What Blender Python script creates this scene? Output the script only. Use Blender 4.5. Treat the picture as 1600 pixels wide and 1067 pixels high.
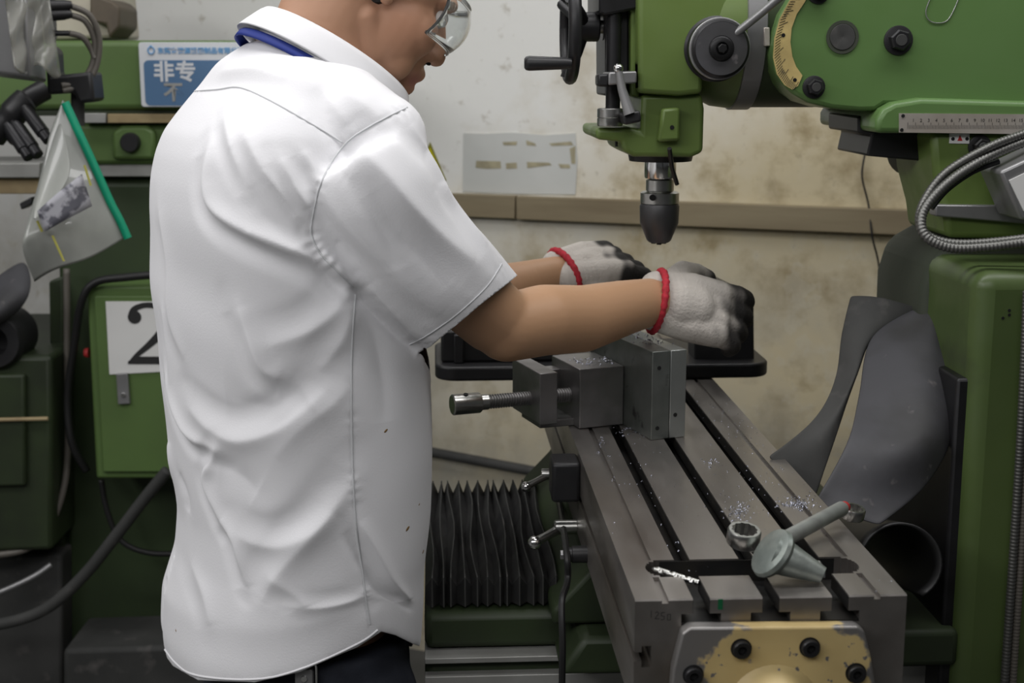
import bpy, bmesh, math, random
import numpy as np
from mathutils import Vector, Matrix
from mathutils.bvhtree import BVHTree

random.seed(7); rng = np.random.default_rng(7)
for o in list(bpy.data.objects): bpy.data.objects.remove(o)
SC = bpy.context.scene; COL = SC.collection
R = math.radians

# ------------------------------------------------------------------ camera, world, lights, exposure
F = 2200.0; CX, CY = 800.0, 533.5; HC = 1.40; PT = math.atan(428.5/2200)
cam = bpy.data.cameras.new('camera'); camo = bpy.data.objects.new('camera', cam); COL.objects.link(camo)
camo.location = (0, 0, HC); camo.rotation_euler = (math.pi/2-PT, 0, 0)
cam.sensor_fit = 'HORIZONTAL'; cam.sensor_width = 22.3; cam.lens = F/1600*22.3
cam.dof.use_dof = True; cam.dof.focus_distance = 1.66; cam.dof.aperture_fstop = 4.5
cam.clip_start = .05
SC.camera = camo
wd = bpy.data.worlds.new('world'); SC.world = wd; wd.use_nodes = True
wd.node_tree.nodes['Background'].inputs[0].default_value = (.93, .96, 1, 1)
wd.node_tree.nodes['Background'].inputs[1].default_value = .035
def area(name, loc, rot, sx, sy, power, col=(1, .98, .95)):
    l = bpy.data.lights.new(name, 'AREA'); l.shape = 'RECTANGLE'; l.size = sx; l.size_y = sy
    l.energy = power; l.color = col
    o = bpy.data.objects.new(name, l); COL.objects.link(o); o.location = loc; o.rotation_euler = rot
    return o
LC_ = (1, .985, .99)
# fluorescent tube rows under the workshop ceiling, plus two added fill lights
area('overhead_light', (.25, 1.48, 2.25), (0, 0, 0), 2.0, .22, 11, LC_)
area('overhead_light', (-1.9, .7, 2.2), (0, R(-25), 0), .5, 2.4, 20, LC_)  # added tilted light from the left for the shirt's back
area('overhead_light', (-.7, -.3, 2.35), (R(15), 0, 0), 2.6, .8, 20, LC_)  # added broad frontal fill, flattens the shading on the shirt
area('overhead_light', (-.3, 2.4, 2.4), (0, 0, 0), 2.4, .22, 10, LC_)
SC.view_settings.view_transform = 'Standard'; SC.view_settings.look = 'None'
SC.view_settings.exposure = 0.35; SC.view_settings.gamma = 1.0; SC.view_settings.use_curve_mapping = False

# ------------------------------------------------------------------ projection helpers (photo pixel + distance -> point)
CP, SP = math.cos(PT), math.sin(PT)
def ray(px, py):
    h = (px-CX)/F; v = -(py-CY)/F
    return Vector((h, CP+SP*v, -SP+CP*v))
def at(px, py, Y):
    d = ray(px, py); t = Y/d.y
    return Vector((0, 0, HC))+d*t
def pix(p):
    dz = p[2]-HC; zc = p[1]*CP-dz*SP; yc = p[1]*SP+dz*CP
    return CX+F*p[0]/zc, CY-F*yc/zc
class Frame:
    """a turned frame standing on a world point; pixels are met with its planes"""
    def __init__(s, org, ang):
        s.o = Vector(org); s.a = ang
        s.x = Vector((math.cos(ang), math.sin(ang), 0)); s.y = Vector((-math.sin(ang), math.cos(ang), 0))
    def loc(s, w):
        d = w-s.o; return Vector((d.dot(s.x), d.dot(s.y), d.z))
    def P(s, px, py, ly):            # -> local point on plane y=ly
        d = ray(px, py); c = Vector((0, 0, HC))
        t = (ly-(c-s.o).dot(s.y))/d.dot(s.y)
        return s.loc(c+d*t)
    def xz(s, px, py, ly):
        p = s.P(px, py, ly); return (p.x, p.z)
    def top(s, px, py, lz=0):        # -> local point on plane z=lz
        d = ray(px, py); c = Vector((0, 0, HC)); t = (s.o.z+lz-HC)/d.z
        return s.loc(c+d*t)
    def W(s, p):
        return s.o+s.x*p[0]+s.y*p[1]+Vector((0, 0, p[2]))

# ------------------------------------------------------------------ materials
def _n(nt, t, **k):
    n = nt.nodes.new(t)
    for a, b in k.items(): setattr(n, a, b)
    return n
def mat(name, col, rough=.5, metal=0., col2=None, scale=8., mix=(.4, .65), bump=0., bscale=60., col3=None, scale3=2.5, mix3=(.5, .7), stretch=(1, 1, 1), spec=.5, trans=0., alpha=1., ior=1.45, coat=0., attr=None, rvar=0.):
    m = bpy.data.materials.new(name); m.use_nodes = True; nt = m.node_tree
    b = nt.nodes['Principled BSDF']
    b.inputs['Roughness'].default_value = rough; b.inputs['Metallic'].default_value = metal
    b.inputs['Specular IOR Level'].default_value = spec; b.inputs['IOR'].default_value = ior
    b.inputs['Transmission Weight'].default_value = trans; b.inputs['Alpha'].default_value = alpha
    b.inputs['Coat Weight'].default_value = coat
    tc = _n(nt, 'ShaderNodeTexCoord'); mp = _n(nt, 'ShaderNodeMapping'); mp.inputs['Scale'].default_value = stretch
    nt.links.new(tc.outputs['Object'], mp.inputs[0]); vec = mp.outputs[0]
    cur = None
    def layer(cur, c, sc, mr, det=6):
        nz = _n(nt, 'ShaderNodeTexNoise'); nz.inputs['Scale'].default_value = sc; nz.inputs['Detail'].default_value = det
        nt.links.new(vec, nz.inputs['Vector'])
        rp = _n(nt, 'ShaderNodeMapRange'); rp.inputs[1].default_value = mr[0]; rp.inputs[2].default_value = mr[1]
        nt.links.new(nz.outputs[0], rp.inputs[0])
        mx = _n(nt, 'ShaderNodeMix', data_type='RGBA')
        nt.links.new(rp.outputs[0], mx.inputs[0])
        if cur is None: mx.inputs[6].default_value = (*col, 1)
        else: nt.links.new(cur, mx.inputs[6])
        mx.inputs[7].default_value = (*c, 1)
        return mx.outputs[2], rp.outputs[0]
    b.inputs['Base Color'].default_value = (*col, 1)
    if attr:
        at_ = _n(nt, 'ShaderNodeAttribute', attribute_name=attr); cur = at_.outputs['Color']
    if col2: cur, fac = layer(cur, col2, scale, mix)
    if col3: cur, fac = layer(cur, col3, scale3, mix3, 8)
    if cur is not None: nt.links.new(cur, b.inputs['Base Color'])
    if rvar:
        nz = _n(nt, 'ShaderNodeTexNoise'); nz.inputs['Scale'].default_value = 25; nz.inputs['Detail'].default_value = 5
        nt.links.new(vec, nz.inputs['Vector'])
        rp = _n(nt, 'ShaderNodeMapRange'); rp.inputs[1].default_value = .3; rp.inputs[2].default_value = .7
        rp.inputs[3].default_value = rough-rvar; rp.inputs[4].default_value = rough+rvar
        nt.links.new(nz.outputs[0], rp.inputs[0]); nt.links.new(rp.outputs[0], b.inputs['Roughness'])
    if bump:
        nz = _n(nt, 'ShaderNodeTexNoise'); nz.inputs['Scale'].default_value = bscale; nz.inputs['Detail'].default_value = 4
        nt.links.new(vec, nz.inputs['Vector'])
        bp = _n(nt, 'ShaderNodeBump'); bp.inputs['Strength'].default_value = bump; bp.inputs['Distance'].default_value = .002
        nt.links.new(nz.outputs[0], bp.inputs['Height']); nt.links.new(bp.outputs[0], b.inputs['Normal'])
    return m
M = {}
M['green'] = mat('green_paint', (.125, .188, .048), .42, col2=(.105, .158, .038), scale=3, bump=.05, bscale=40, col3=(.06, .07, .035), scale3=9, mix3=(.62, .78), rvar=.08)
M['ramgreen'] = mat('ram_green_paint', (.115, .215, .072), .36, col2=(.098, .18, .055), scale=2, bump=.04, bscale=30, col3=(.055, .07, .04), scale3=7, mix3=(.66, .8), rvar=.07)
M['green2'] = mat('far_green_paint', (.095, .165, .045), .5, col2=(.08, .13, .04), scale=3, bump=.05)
M['darkgreen'] = mat('dusty_shaded_green', (.035, .045, .028), .7, col2=(.05, .055, .04), scale=5, bump=.1, bscale=80)  # dust, plus painted shade for the column's left side
M['kneegreen'] = mat('dark_green_paint', (.030, .046, .018), .5, col2=(.02, .028, .014), scale=6)  # darker, mottled version of the machine green
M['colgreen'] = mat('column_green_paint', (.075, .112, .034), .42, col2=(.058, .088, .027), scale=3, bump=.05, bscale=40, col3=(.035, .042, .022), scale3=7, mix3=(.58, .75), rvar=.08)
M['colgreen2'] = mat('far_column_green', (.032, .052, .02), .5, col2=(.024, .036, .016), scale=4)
M['steel'] = mat('table_steel', (.33, .31, .29), .36, .85, col2=(.25, .23, .21), scale=9, stretch=(1, .25, 1), col3=(.19, .16, .12), scale3=5, mix3=(.55, .75), bump=.06, bscale=120, rvar=.10)
M['ground'] = mat('ground_steel', (.42, .42, .42), .33, .9, col2=(.34, .34, .34), scale=14, rvar=.08, bump=.03, bscale=200)
M['vsteel'] = mat('vise_steel', (.30, .29, .29), .42, .8, col2=(.22, .22, .21), scale=18, rvar=.08)
M['plate'] = mat('plate_steel', (.22, .235, .22), .38, .75, col2=(.16, .175, .16), scale=20, col3=(.05, .05, .05), scale3=30, mix3=(.62, .7), rvar=.08)
M['plate2'] = mat('bright_plate_steel', (.45, .47, .45), .34, .8, col2=(.38, .40, .38), scale=12)
M['chipmetal'] = mat('chip_metal', (.30, .31, .36), .32, .9)
M['chrome'] = mat('chrome', (.75, .75, .74), .16, 1.)
M['dullchrome'] = mat('dull_chrome', (.52, .52, .50), .3, 1., col2=(.40, .40, .38), scale=25, bump=.1, bscale=120)
M['pipe'] = mat('grey_pipe', (.34, .36, .34), .38, .45, col2=(.26, .27, .26), scale=40)
M['cast'] = mat('cast_grey', (.33, .36, .33), .45, .7, col2=(.22, .25, .23), scale=30, bump=.3, bscale=70)
M['black'] = mat('black_paint', (.013, .013, .014), .42, col2=(.02, .02, .021), scale=12)
M['blackmetal'] = mat('black_metal', (.03, .03, .032), .38, .5, col2=(.018, .018, .018), scale=15)
M['rubber'] = mat('rubber', (.035, .036, .034), .75, col2=(.055, .055, .052), scale=7, col3=(.09, .085, .08), scale3=22, mix3=(.6, .75), bump=.15, bscale=60)
M['rubber2'] = mat('dusty_rubber', (.030, .030, .029), .6, col2=(.062, .062, .068), scale=6, mix=(.42, .62), col3=(.13, .12, .12), scale3=40, mix3=(.64, .72), bump=.2, bscale=50)
M['grime_shade'] = mat('oily_grime_shade', (.012, .012, .012), .4, col2=(.022, .020, .017), scale=30)  # oily dirt plus painted shade inside slots and trough
M['bellows'] = mat('bellows_rubber', (.022, .022, .022), .6, col2=(.04, .04, .038), scale=20, bump=.1)
M['grey'] = mat('grey_metal', (.30, .30, .30), .4, .6, col2=(.24, .24, .24), scale=10)
M['rail'] = mat('pale_rail', (.40, .40, .38), .45, .4, col2=(.30, .30, .28), scale=10)
M['alu'] = mat('ruler_aluminium', (.50, .47, .43), .4, .4, col2=(.40, .36, .31), scale=14)
M['yellow'] = mat('worn_yellow_scale', (.55, .43, .17), .5, col2=(.40, .30, .12), scale=25, col3=(.12, .10, .05), scale3=60, mix3=(.62, .7))
M['tan'] = mat('tan_strip', (.36, .28, .15), .6, col2=(.28, .21, .11), scale=20)
M['ink'] = mat('ink', (.02, .02, .02), .6)
M['red'] = mat('red_paint', (.45, .03, .03), .5)
M['knitred'] = mat('red_trim', (.52, .025, .045), .8, col2=(.35, .02, .03), scale=200, bump=.3, bscale=300)
M['white'] = mat('white_card', (.72, .72, .70), .5, col2=(.66, .66, .64), scale=6)
M['blue'] = mat('sign_blue', (.085, .17, .30), .45)
M['signwhite'] = mat('sign_white', (.62, .64, .66), .45)
M['logo'] = mat('logo_blue', (.12, .32, .58), .45)
M['wood'] = mat('dirty_wood', (.27, .225, .14), .7, col2=(.19, .15, .09), scale=6, stretch=(.35, 1, 3), col3=(.16, .14, .10), scale3=2, mix3=(.5, .7), bump=.15, bscale=40)
M['concrete'] = mat('floor_concrete', (.10, .10, .095), .7, col2=(.06, .06, .055), scale=3, bump=.2, bscale=30)
M['cream'] = mat('cream_paint', (.50, .47, .38), .5, col2=(.42, .38, .30), scale=6)
M['brown'] = mat('brown_housing', (.10, .08, .055), .6, col2=(.07, .055, .04), scale=12)
M['film'] = mat('plastic_film', (.60, .60, .55), .18, trans=.75, ior=1.3, bump=.5, bscale=22)
M['folder'] = mat('folder_plastic', (.36, .37, .34), .28, col2=(.24, .25, .23), scale=5, stretch=(2, 1, .6), bump=.2, bscale=14, coat=.4)
M['spine'] = mat('green_spine', (.0, .28, .15), .4)
M['hose'] = mat('grey_hose', (.11, .10, .085), .5)
M['conduit'] = mat('metal_conduit', (.16, .16, .15), .45, .8)
M['cable'] = mat('black_cable', (.012, .012, .012), .5)
M['skin'] = mat('skin', (.42, .24, .15), .5, attr='tone', col2=None, bump=.08, bscale=150)
M['hair'] = mat('black_hair', (.012, .010, .009), .5, bump=.5, bscale=120)
M['denim'] = mat('dark_denim', (.008, .010, .017), .8, col2=(.014, .017, .026), scale=30, bump=.2, bscale=300)
M['shoe'] = mat('dark_shoe', (.02, .018, .016), .6)
M['lanyard'] = mat('blue_lanyard', (.012, .03, .22), .6)
M['goggle'] = mat('clear_goggle', (.9, .92, .92), .05, trans=.96, ior=1.25)
M['glove'] = mat('knit_glove', (.5, .47, .43), .9, attr='tone', bump=.6, bscale=260)
M['hole'] = mat('hole_dark', (.004, .004, .004), .8)
M['yellowsign'] = mat('warning_yellow', (.62, .56, .02), .45)
M['olive'] = mat('warning_edge', (.23, .22, .02), .5)
M['notice'] = mat('notice_white', (.60, .61, .58), .7, col2=(.54, .55, .52), scale=5)
M['peel'] = mat('peeled_patch', (.42, .38, .25), .8, col2=(.30, .27, .18), scale=30)
M['photo'] = mat('printed_photo', (.10, .10, .12), .5, col2=(.35, .35, .38), scale=45, mix=(.45, .55))
M['yline'] = mat('yellow_tape', (.38, .36, .08), .5)
def shirt_mat():
    m = mat('white_cotton', (.80, .80, .815), .75, spec=.2, bump=.12, bscale=420)
    nt = m.node_tree; b = nt.nodes['Principled BSDF']
    b.inputs['Sheen Weight'].default_value = .15
    return m
M['shirt'] = shirt_mat()
M['thread'] = mat('shirt_seam', (.60, .61, .62), .8)
M['stain'] = mat('oil_stain', (.20, .12, .04), .8)
def wall_mat():
    m = bpy.data.materials.new('stained_plaster'); m.use_nodes = True; nt = m.node_tree; b = nt.nodes['Principled BSDF']
    b.inputs['Roughness'].default_value = .75
    tc = _n(nt, 'ShaderNodeTexCoord'); L = nt.links.new
    sep = _n(nt, 'ShaderNodeSeparateXYZ'); L(tc.outputs['Object'], sep.inputs[0])
    def noise(sc, det=6, rough=.6):
        z = _n(nt, 'ShaderNodeTexNoise'); z.inputs['Scale'].default_value = sc; z.inputs['Detail'].default_value = det; z.inputs['Roughness'].default_value = rough
        L(tc.outputs['Object'], z.inputs['Vector']); return z.outputs[0]
    def mth(op, a, c, clamp=False):
        q = _n(nt, 'ShaderNodeMath', operation=op); q.use_clamp = clamp
        for i, v in enumerate((a, c)):
            if isinstance(v, (int, float)): q.inputs[i].default_value = v
            else: L(v, q.inputs[i])
        return q.outputs[0]
    def mix(f, a, c):
        q = _n(nt, 'ShaderNodeMix', data_type='RGBA'); L(f, q.inputs[0])
        if isinstance(a, tuple): q.inputs[6].default_value = (*a, 1)
        else: L(a, q.inputs[6])
        if isinstance(c, tuple): q.inputs[7].default_value = (*c, 1)
        else: L(c, q.inputs[7])
        return q.outputs[2]
    def rng_(v, a, c):
        q = _n(nt, 'ShaderNodeMapRange'); q.inputs[1].default_value = a; q.inputs[2].default_value = c; L(v, q.inputs[0]); return q.outputs[0]
    # oil splashed yellow stain spreading to the right and downwards from the machine
    n1 = noise(2.2); n2 = noise(9); n3 = noise(26, 8)
    s = mth('ADD', mth('MULTIPLY', sep.outputs[0], .75), mth('MULTIPLY', sep.outputs[2], -.85))
    s = mth('ADD', s, mth('MULTIPLY', n1, .7)); s = mth('ADD', s, mth('MULTIPLY', n2, .5))
    f1 = rng_(s, WALLS[0], WALLS[1])
    c = mix(f1, (.80, .80, .76), (.60, .52, .34))
    f2 = mth('MULTIPLY', rng_(n2, .48, .66), mth('MULTIPLY', f1, .9))
    c = mix(f2, c, (.33, .26, .14))
    f3 = mth('MULTIPLY', rng_(n3, .60, .72), .55)
    c = mix(f3, c, (.30, .25, .16))
    zz = rng_(mth('ADD', sep.outputs[2], mth('MULTIPLY', n2, .3)), 1.22, 1.0)
    c = mix(mth('MULTIPLY', zz, rng_(n1, .35, .6)), c, (.46, .44, .37))
    n4 = noise(13, 3, .7)
    c = mix(mth('MULTIPLY', mth('MULTIPLY', rng_(n4, .53, .60), rng_(sep.outputs[2], 1.2, 1.0)), .3), c, (.62, .59, .48))
    L(c, b.inputs['Base Color'])
    bp = _n(nt, 'ShaderNodeBump'); bp.inputs['Strength'].default_value = .25; bp.inputs['Distance'].default_value = .004
    L(n3, bp.inputs['Height']); L(bp.outputs[0], b.inputs['Normal'])
    return m
WALLS = (-.55, .10)
M['wall'] = wall_mat()

# ------------------------------------------------------------------ mesh builder
class MB:
    def __init__(s): s.v = []; s.f = []
    def add(s, v, f):
        n = len(s.v); s.v += [tuple(p) for p in v]; s.f += [tuple(i+n for i in q) for q in f]; return s
    def box(s, a, b):
        x0, y0, z0 = a; x1, y1, z1 = b
        return s.add([(x0, y0, z0), (x1, y0, z0), (x1, y1, z0), (x0, y1, z0), (x0, y0, z1), (x1, y0, z1), (x1, y1, z1), (x0, y1, z1)],
                     [(3, 2, 1, 0), (4, 5, 6, 7), (0, 1, 5, 4), (1, 2, 6, 5), (2, 3, 7, 6), (3, 0, 4, 7)])
    def prism(s, pts, y0, y1):     # outline in (x,z), extruded along y
        n = len(pts)
        ar = sum(pts[i][0]*pts[(i+1) % n][1]-pts[(i+1) % n][0]*pts[i][1] for i in range(n))
        if ar < 0: pts = pts[::-1]
        v = [(x, y0, z) for x, z in pts]+[(x, y1, z) for x, z in pts]
        f = [tuple(range(n)), tuple(range(2*n-1, n-1, -1))]
        f += [((i+1) % n, i, i+n, (i+1) % n+n) for i in range(n)]
        return s.add(v, f)
    def prismz(s, pts, z0, z1):    # outline in (x,y), extruded along z
        n = len(pts)
        ar = sum(pts[i][0]*pts[(i+1) % n][1]-pts[(i+1) % n][0]*pts[i][1] for i in range(n))
        if ar < 0: pts = pts[::-1]
        v = [(x, y, z0) for x, y in pts]+[(x, y, z1) for x, y in pts]
        f = [tuple(range(n-1, -1, -1)), tuple(range(n, 2*n))]
        f += [(i, (i+1) % n, (i+1) % n+n, i+n) for i in range(n)]
        return s.add(v, f)
    def lathe(s, o, d, prof, seg=32, cap=True):   # prof: (t along d, radius)
        o = Vector(o); d = Vector(d).normalized(); a = d.orthogonal().normalized(); b = d.cross(a)
        v = []; f = []; n = len(prof)
        for t, r in prof:
            for k in range(seg):
                an = 2*math.pi*k/seg
                v.append(o+d*t+(a*math.cos(an)+b*math.sin(an))*r)
        for i in range(n-1):
            for k in range(seg):
                k2 = (k+1) % seg
                f.append((i*seg+k, i*seg+k2, (i+1)*seg+k2, (i+1)*seg+k))
        if cap:
            f.append(tuple(range(seg-1, -1, -1))); f.append(tuple((n-1)*seg+k for k in range(seg)))
        return s.add(v, f)
    def cyl(s, a, b, r, r2=None, seg=24):
        a = Vector(a); b = Vector(b); L = (b-a).length
        return s.lathe(a, b-a, [(0, r), (L, r if r2 is None else r2)], seg)
    def tube(s, path, r, seg=10, cap=True, flat=None):
        P = [Vector(p) for p in path]; n = len(P); v = []; f = []
        rr = r if isinstance(r, (list, tuple, np.ndarray)) else [r]*n
        up = None
        for i in range(n):
            t = (P[min(i+1, n-1)]-P[max(i-1, 0)]).normalized()
            if up is None: up = t.orthogonal().normalized()
            up = (up-t*up.dot(t)).normalized(); bi = t.cross(up)
            for k in range(seg):
                an = 2*math.pi*k/seg
                v.append(P[i]+(up*math.cos(an)+bi*math.sin(an))*rr[i])
        for i in range(n-1):
            for k in range(seg):
                k2 = (k+1) % seg
                f.append((i*seg+k, i*seg+k2, (i+1)*seg+k2, (i+1)*seg+k))
        if cap:
            f.append(tuple(range(seg-1, -1, -1))); f.append(tuple((n-1)*seg+k for k in range(seg)))
        return s.add(v, f)
    def ell(s, c, rad, axes=None, nu=24, nv=16):
        c = Vector(c)
        ax = axes or (Vector((1, 0, 0)), Vector((0, 1, 0)), Vector((0, 0, 1)))
        v = [c+ax[2]*rad[2]]
        for i in range(1, nv):
            ph = math.pi*i/nv
            for k in range(nu):
                an = 2*math.pi*k/nu
                v.append(c+ax[0]*(rad[0]*math.sin(ph)*math.cos(an))+ax[1]*(rad[1]*math.sin(ph)*math.sin(an))+ax[2]*(rad[2]*math.cos(ph)))
        v.append(c-ax[2]*rad[2]); f = []
        for k in range(nu): f.append((0, 1+k, 1+(k+1) % nu))
        for i in range(nv-2):
            for k in range(nu):
                a = 1+i*nu+k; b = 1+i*nu+(k+1) % nu
                f.append((a, a+nu, b+nu, b))
        e = len(v)-1; q = 1+(nv-2)*nu
        for k in range(nu): f.append((q+k, e, q+(k+1) % nu))
        return s.add(v, f)
    def sph(s, c, r, nu=20, nv=12): return s.ell(c, (r, r, r), None, nu, nv)
    def chain(s, pts, rad, seg=20):
        for p, r in zip(pts, rad): s.sph(p, r, seg, 12)
        for i in range(len(pts)-1): s.cyl(pts[i], pts[i+1], rad[i], rad[i+1], seg)
        return s
    def sheet(s, rows):            # grid of points
        n = len(rows); m = len(rows[0])
        v = [p for r in rows for p in r]
        return s.add(v, [(i*m+j, i*m+j+1, (i+1)*m+j+1, (i+1)*m+j) for i in range(n-1) for j in range(m-1)])
    def xf(s, mtx):
        s.v = [tuple(mtx @ Vector(p)) for p in s.v]; return s
    def build(s, name, m, parent=None, smooth=True, bevel=0, seg=2, sub=0, solid=0, angle=38):
        me = bpy.data.meshes.new(name); me.from_pydata(s.v, [], s.f); me.update()
        bm = bmesh.new(); bm.from_mesh(me); bmesh.ops.recalc_face_normals(bm, faces=bm.faces); bm.to_mesh(me); bm.free()
        return link(name, me, m, parent, smooth, bevel, seg, sub, solid, angle)
def link(name, me, m, parent=None, smooth=True, bevel=0, seg=2, sub=0, solid=0, angle=38):
    o = bpy.data.objects.new(name, me); COL.objects.link(o)
    me.materials.append(M[m] if isinstance(m, str) else m)
    if smooth:
        me.polygons.foreach_set('use_smooth', [True]*len(me.polygons))
        if angle < 180: me.set_sharp_from_angle(angle=R(angle))
    if parent: o.parent = parent
    if solid:
        q = o.modifiers.new('solid', 'SOLIDIFY'); q.thickness = solid; q.offset = 0
    if bevel:
        q = o.modifiers.new('bevel', 'BEVEL'); q.width = bevel; q.segments = seg; q.limit_method = 'ANGLE'; q.angle_limit = R(35); q.harden_normals = False
    if sub:
        q = o.modifiers.new('sub', 'SUBSURF'); q.levels = sub; q.render_levels = sub
    return o
def empty(name, fr, label, cat, group=None):
    o = bpy.data.objects.new(name, None); COL.objects.link(o); o.empty_display_size = .05
    o.location = fr.o; o.rotation_euler = (0, 0, fr.a)
    return tag(o, label, cat, group)
def tag(o, label=None, cat=None, group=None, kind=None):
    if label: o['label'] = label
    if cat: o['category'] = cat
    if group: o['group'] = group
    if kind: o['kind'] = kind
    return o
def smoothpath(pts, n=8):          # catmull-rom
    P = [Vector(p) for p in pts]; out = []
    for i in range(len(P)-1):
        p0, p1, p2, p3 = P[max(i-1, 0)], P[i], P[i+1], P[min(i+2, len(P)-1)]
        for k in range(n):
            t = k/n
            out.append(.5*((2*p1)+(p2-p0)*t+(2*p0-5*p1+4*p2-p3)*t*t+(3*p1-p0-3*p2+p3)*t**3))
    out.append(P[-1]); return out
def text(body, name, m, parent, loc, rot, size, extrude=.0004, align='LEFT', bold=0., shear=0.):
    c = bpy.data.curves.new(name, 'FONT'); c.body = body; c.size = size; c.extrude = extrude; c.align_x = align; c.offset = bold; c.shear = shear
    t = bpy.data.objects.new(name+'_tmp', c); COL.objects.link(t)
    me = bpy.data.meshes.new_from_object(t.evaluated_get(bpy.context.evaluated_depsgraph_get()))
    bpy.data.objects.remove(t); bpy.data.curves.remove(c)
    me.name = name; me.materials.clear()
    o = link(name, me, m, parent, smooth=False); o.location = loc; o.rotation_euler = rot; return o
def evalmesh(o):
    dg = bpy.context.evaluated_depsgraph_get()
    return bpy.data.meshes.new_from_object(o.evaluated_get(dg))
def remesh(mb, vox, smooth=6, fac=.5, sub=0):
    me = bpy.data.meshes.new('tmp'); me.from_pydata(mb.v, [], mb.f); me.update()
    bm = bmesh.new(); bm.from_mesh(me); bmesh.ops.recalc_face_normals(bm, faces=bm.faces); bm.to_mesh(me); bm.free()
    o = bpy.data.objects.new('tmp', me); COL.objects.link(o)
    q = o.modifiers.new('r', 'REMESH'); q.mode = 'VOXEL'; q.voxel_size = vox
    if smooth:
        q = o.modifiers.new('s', 'SMOOTH'); q.factor = fac; q.iterations = smooth
    if sub:
        q = o.modifiers.new('u', 'SUBSURF'); q.levels = sub; q.render_levels = sub
    r = evalmesh(o); bpy.data.objects.remove(o); return r

# ------------------------------------------------------------------ the setting
WF = Frame((0, 3.15, 0), R(-21))
FL = Frame((0, 0, 0), 0)
tag(MB().box((-6, -3, -.05), (6, 7, 0)).build('floor', 'concrete', smooth=False), 'dark oily concrete workshop floor', 'floor', kind='structure')
w = MB().box((-4.5, 0, 0), (4.5, .12, 3.6)).build('wall_back', 'wall', smooth=False); w.location = WF.o; w.rotation_euler = (0, 0, WF.a)
tag(w, 'stained off-white plaster wall behind the machines', 'wall', kind='structure')
# the two timber boards along the wall
bz = [WF.P(806, y, -.02).z for y in (306, 342)]
xj = WF.P(806, 320, -.02).x
t1 = MB().box((-.42, -.022, bz[1]), (xj-.002, 0, bz[0])).build('trim_1', 'wood', bevel=.002)
t2 = MB().box((xj+.002, -.024, bz[1]-.001), (2.6, 0, bz[0]-.001)).build('trim_2', 'wood', bevel=.002)
for o, l in ((t1, 'short dirty timber board on the wall left of the joint'), (t2, 'long dirty timber board running along the wall behind the drill chuck')):
    o.location = WF.o; o.rotation_euler = (0, 0, WF.a); tag(o, l, 'board', kind='structure')
# lower ledge / pipe along the wall
p0, p1 = WF.P(640, 700, -.03), WF.P(880, 745, -.03)
o = MB().tube([p0+(p0-p1)*2, p0, p1, p1+(p1-p0)*1.5], .012).build('trim_3', 'rubber'); o.location = WF.o; o.rotation_euler = (0, 0, WF.a)
tag(o, 'dark pipe running low along the wall above the bellows', 'pipe', kind='structure')
# peeled notice
def wall_thing(name, label, cat):
    return empty(name, WF, label, cat)
n = wall_thing('paper_notice', 'faded white notice with peeled patches on the wall above the board', 'notice')
def wrect(x0, y0, x1, y1, d0, d1):
    a = WF.P(x0, y0, -d1); b = WF.P(x1, y1, -d1)
    return [(a.x, a.z), (b.x, a.z), (b.x, b.z), (a.x, b.z)], -d1, -d0
MB().prism([WF.xz(*p, -.002) for p in ((724, 208), (760, 209), (800, 207), (850, 211), (899, 208), (902, 250), (899, 304), (820, 303), (760, 301), (723, 299))], -.002, -.0003).build('sheet', 'notice', n, smooth=False)
for pts in (((744, 251), (782, 252), (783, 263), (760, 264), (743, 262)), ((790, 255), (807, 254), (808, 263), (791, 264)), ((823, 253), (858, 254), (862, 258), (845, 260), (824, 263)), ((872, 256), (890, 257), (891, 263), (876, 263)), ((785, 222), (808, 221), (807, 227), (787, 227)), ((822, 219), (836, 224), (838, 228), (823, 227)), ((858, 224), (892, 221), (896, 227), (862, 228)), ((890, 232), (899, 228), (899, 256), (893, 256))):
    MB().prism([WF.xz(*p, -.0026) for p in pts], -.0026, -.002).build('peeled_patch', 'peel', n, smooth=False)
n = wall_thing('warning_sticker', 'yellow triangular warning sticker on the wall behind the worker', 'sticker')
tri = lambda k: [WF.xz(672+dx*k, 258+dy*k, -.002) for dx, dy in ((0, -36), (25, 24), (-27, 22))]
MB().prism(tri(1), -.002, -.0003).build('border', 'olive', n, smooth=False)
MB().prism(tri(.78), -.0026, -.002).build('panel', 'yellowsign', n, smooth=False)
MB().prism([WF.xz(*p, -.003) for p in ((667, 238), (672, 240), (674, 252), (670, 258), (666, 250))], -.003, -.0026).build('symbol', 'red', n, smooth=False)
MB().prism([WF.xz(*p, -.003) for p in ((664, 262), (683, 263), (684, 269), (664, 268))], -.003, -.0026).build('caption', 'ink', n, smooth=False)
o = MB().tube(smoothpath([WF.P(1352, 238, -.012), WF.P(1347, 275, -.015), WF.P(1357, 320, -.016), WF.P(1363, 370, -.028), WF.P(1372, 408, -.015), WF.P(1380, 470, -.012)]), .0022, 6).build('wall_wire', 'cable')
o.location = WF.o; o.rotation_euler = (0, 0, WF.a); tag(o, 'thin dark wire hanging down the wall left of the column', 'wire')

# ------------------------------------------------------------------ the milling machine in front
MF = Frame((.2397, 1.230, .92), R(3.2))
mm = empty('milling_machine', MF, 'green turret milling machine with drill chuck above its long slotted table', 'milling machine')
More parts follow.
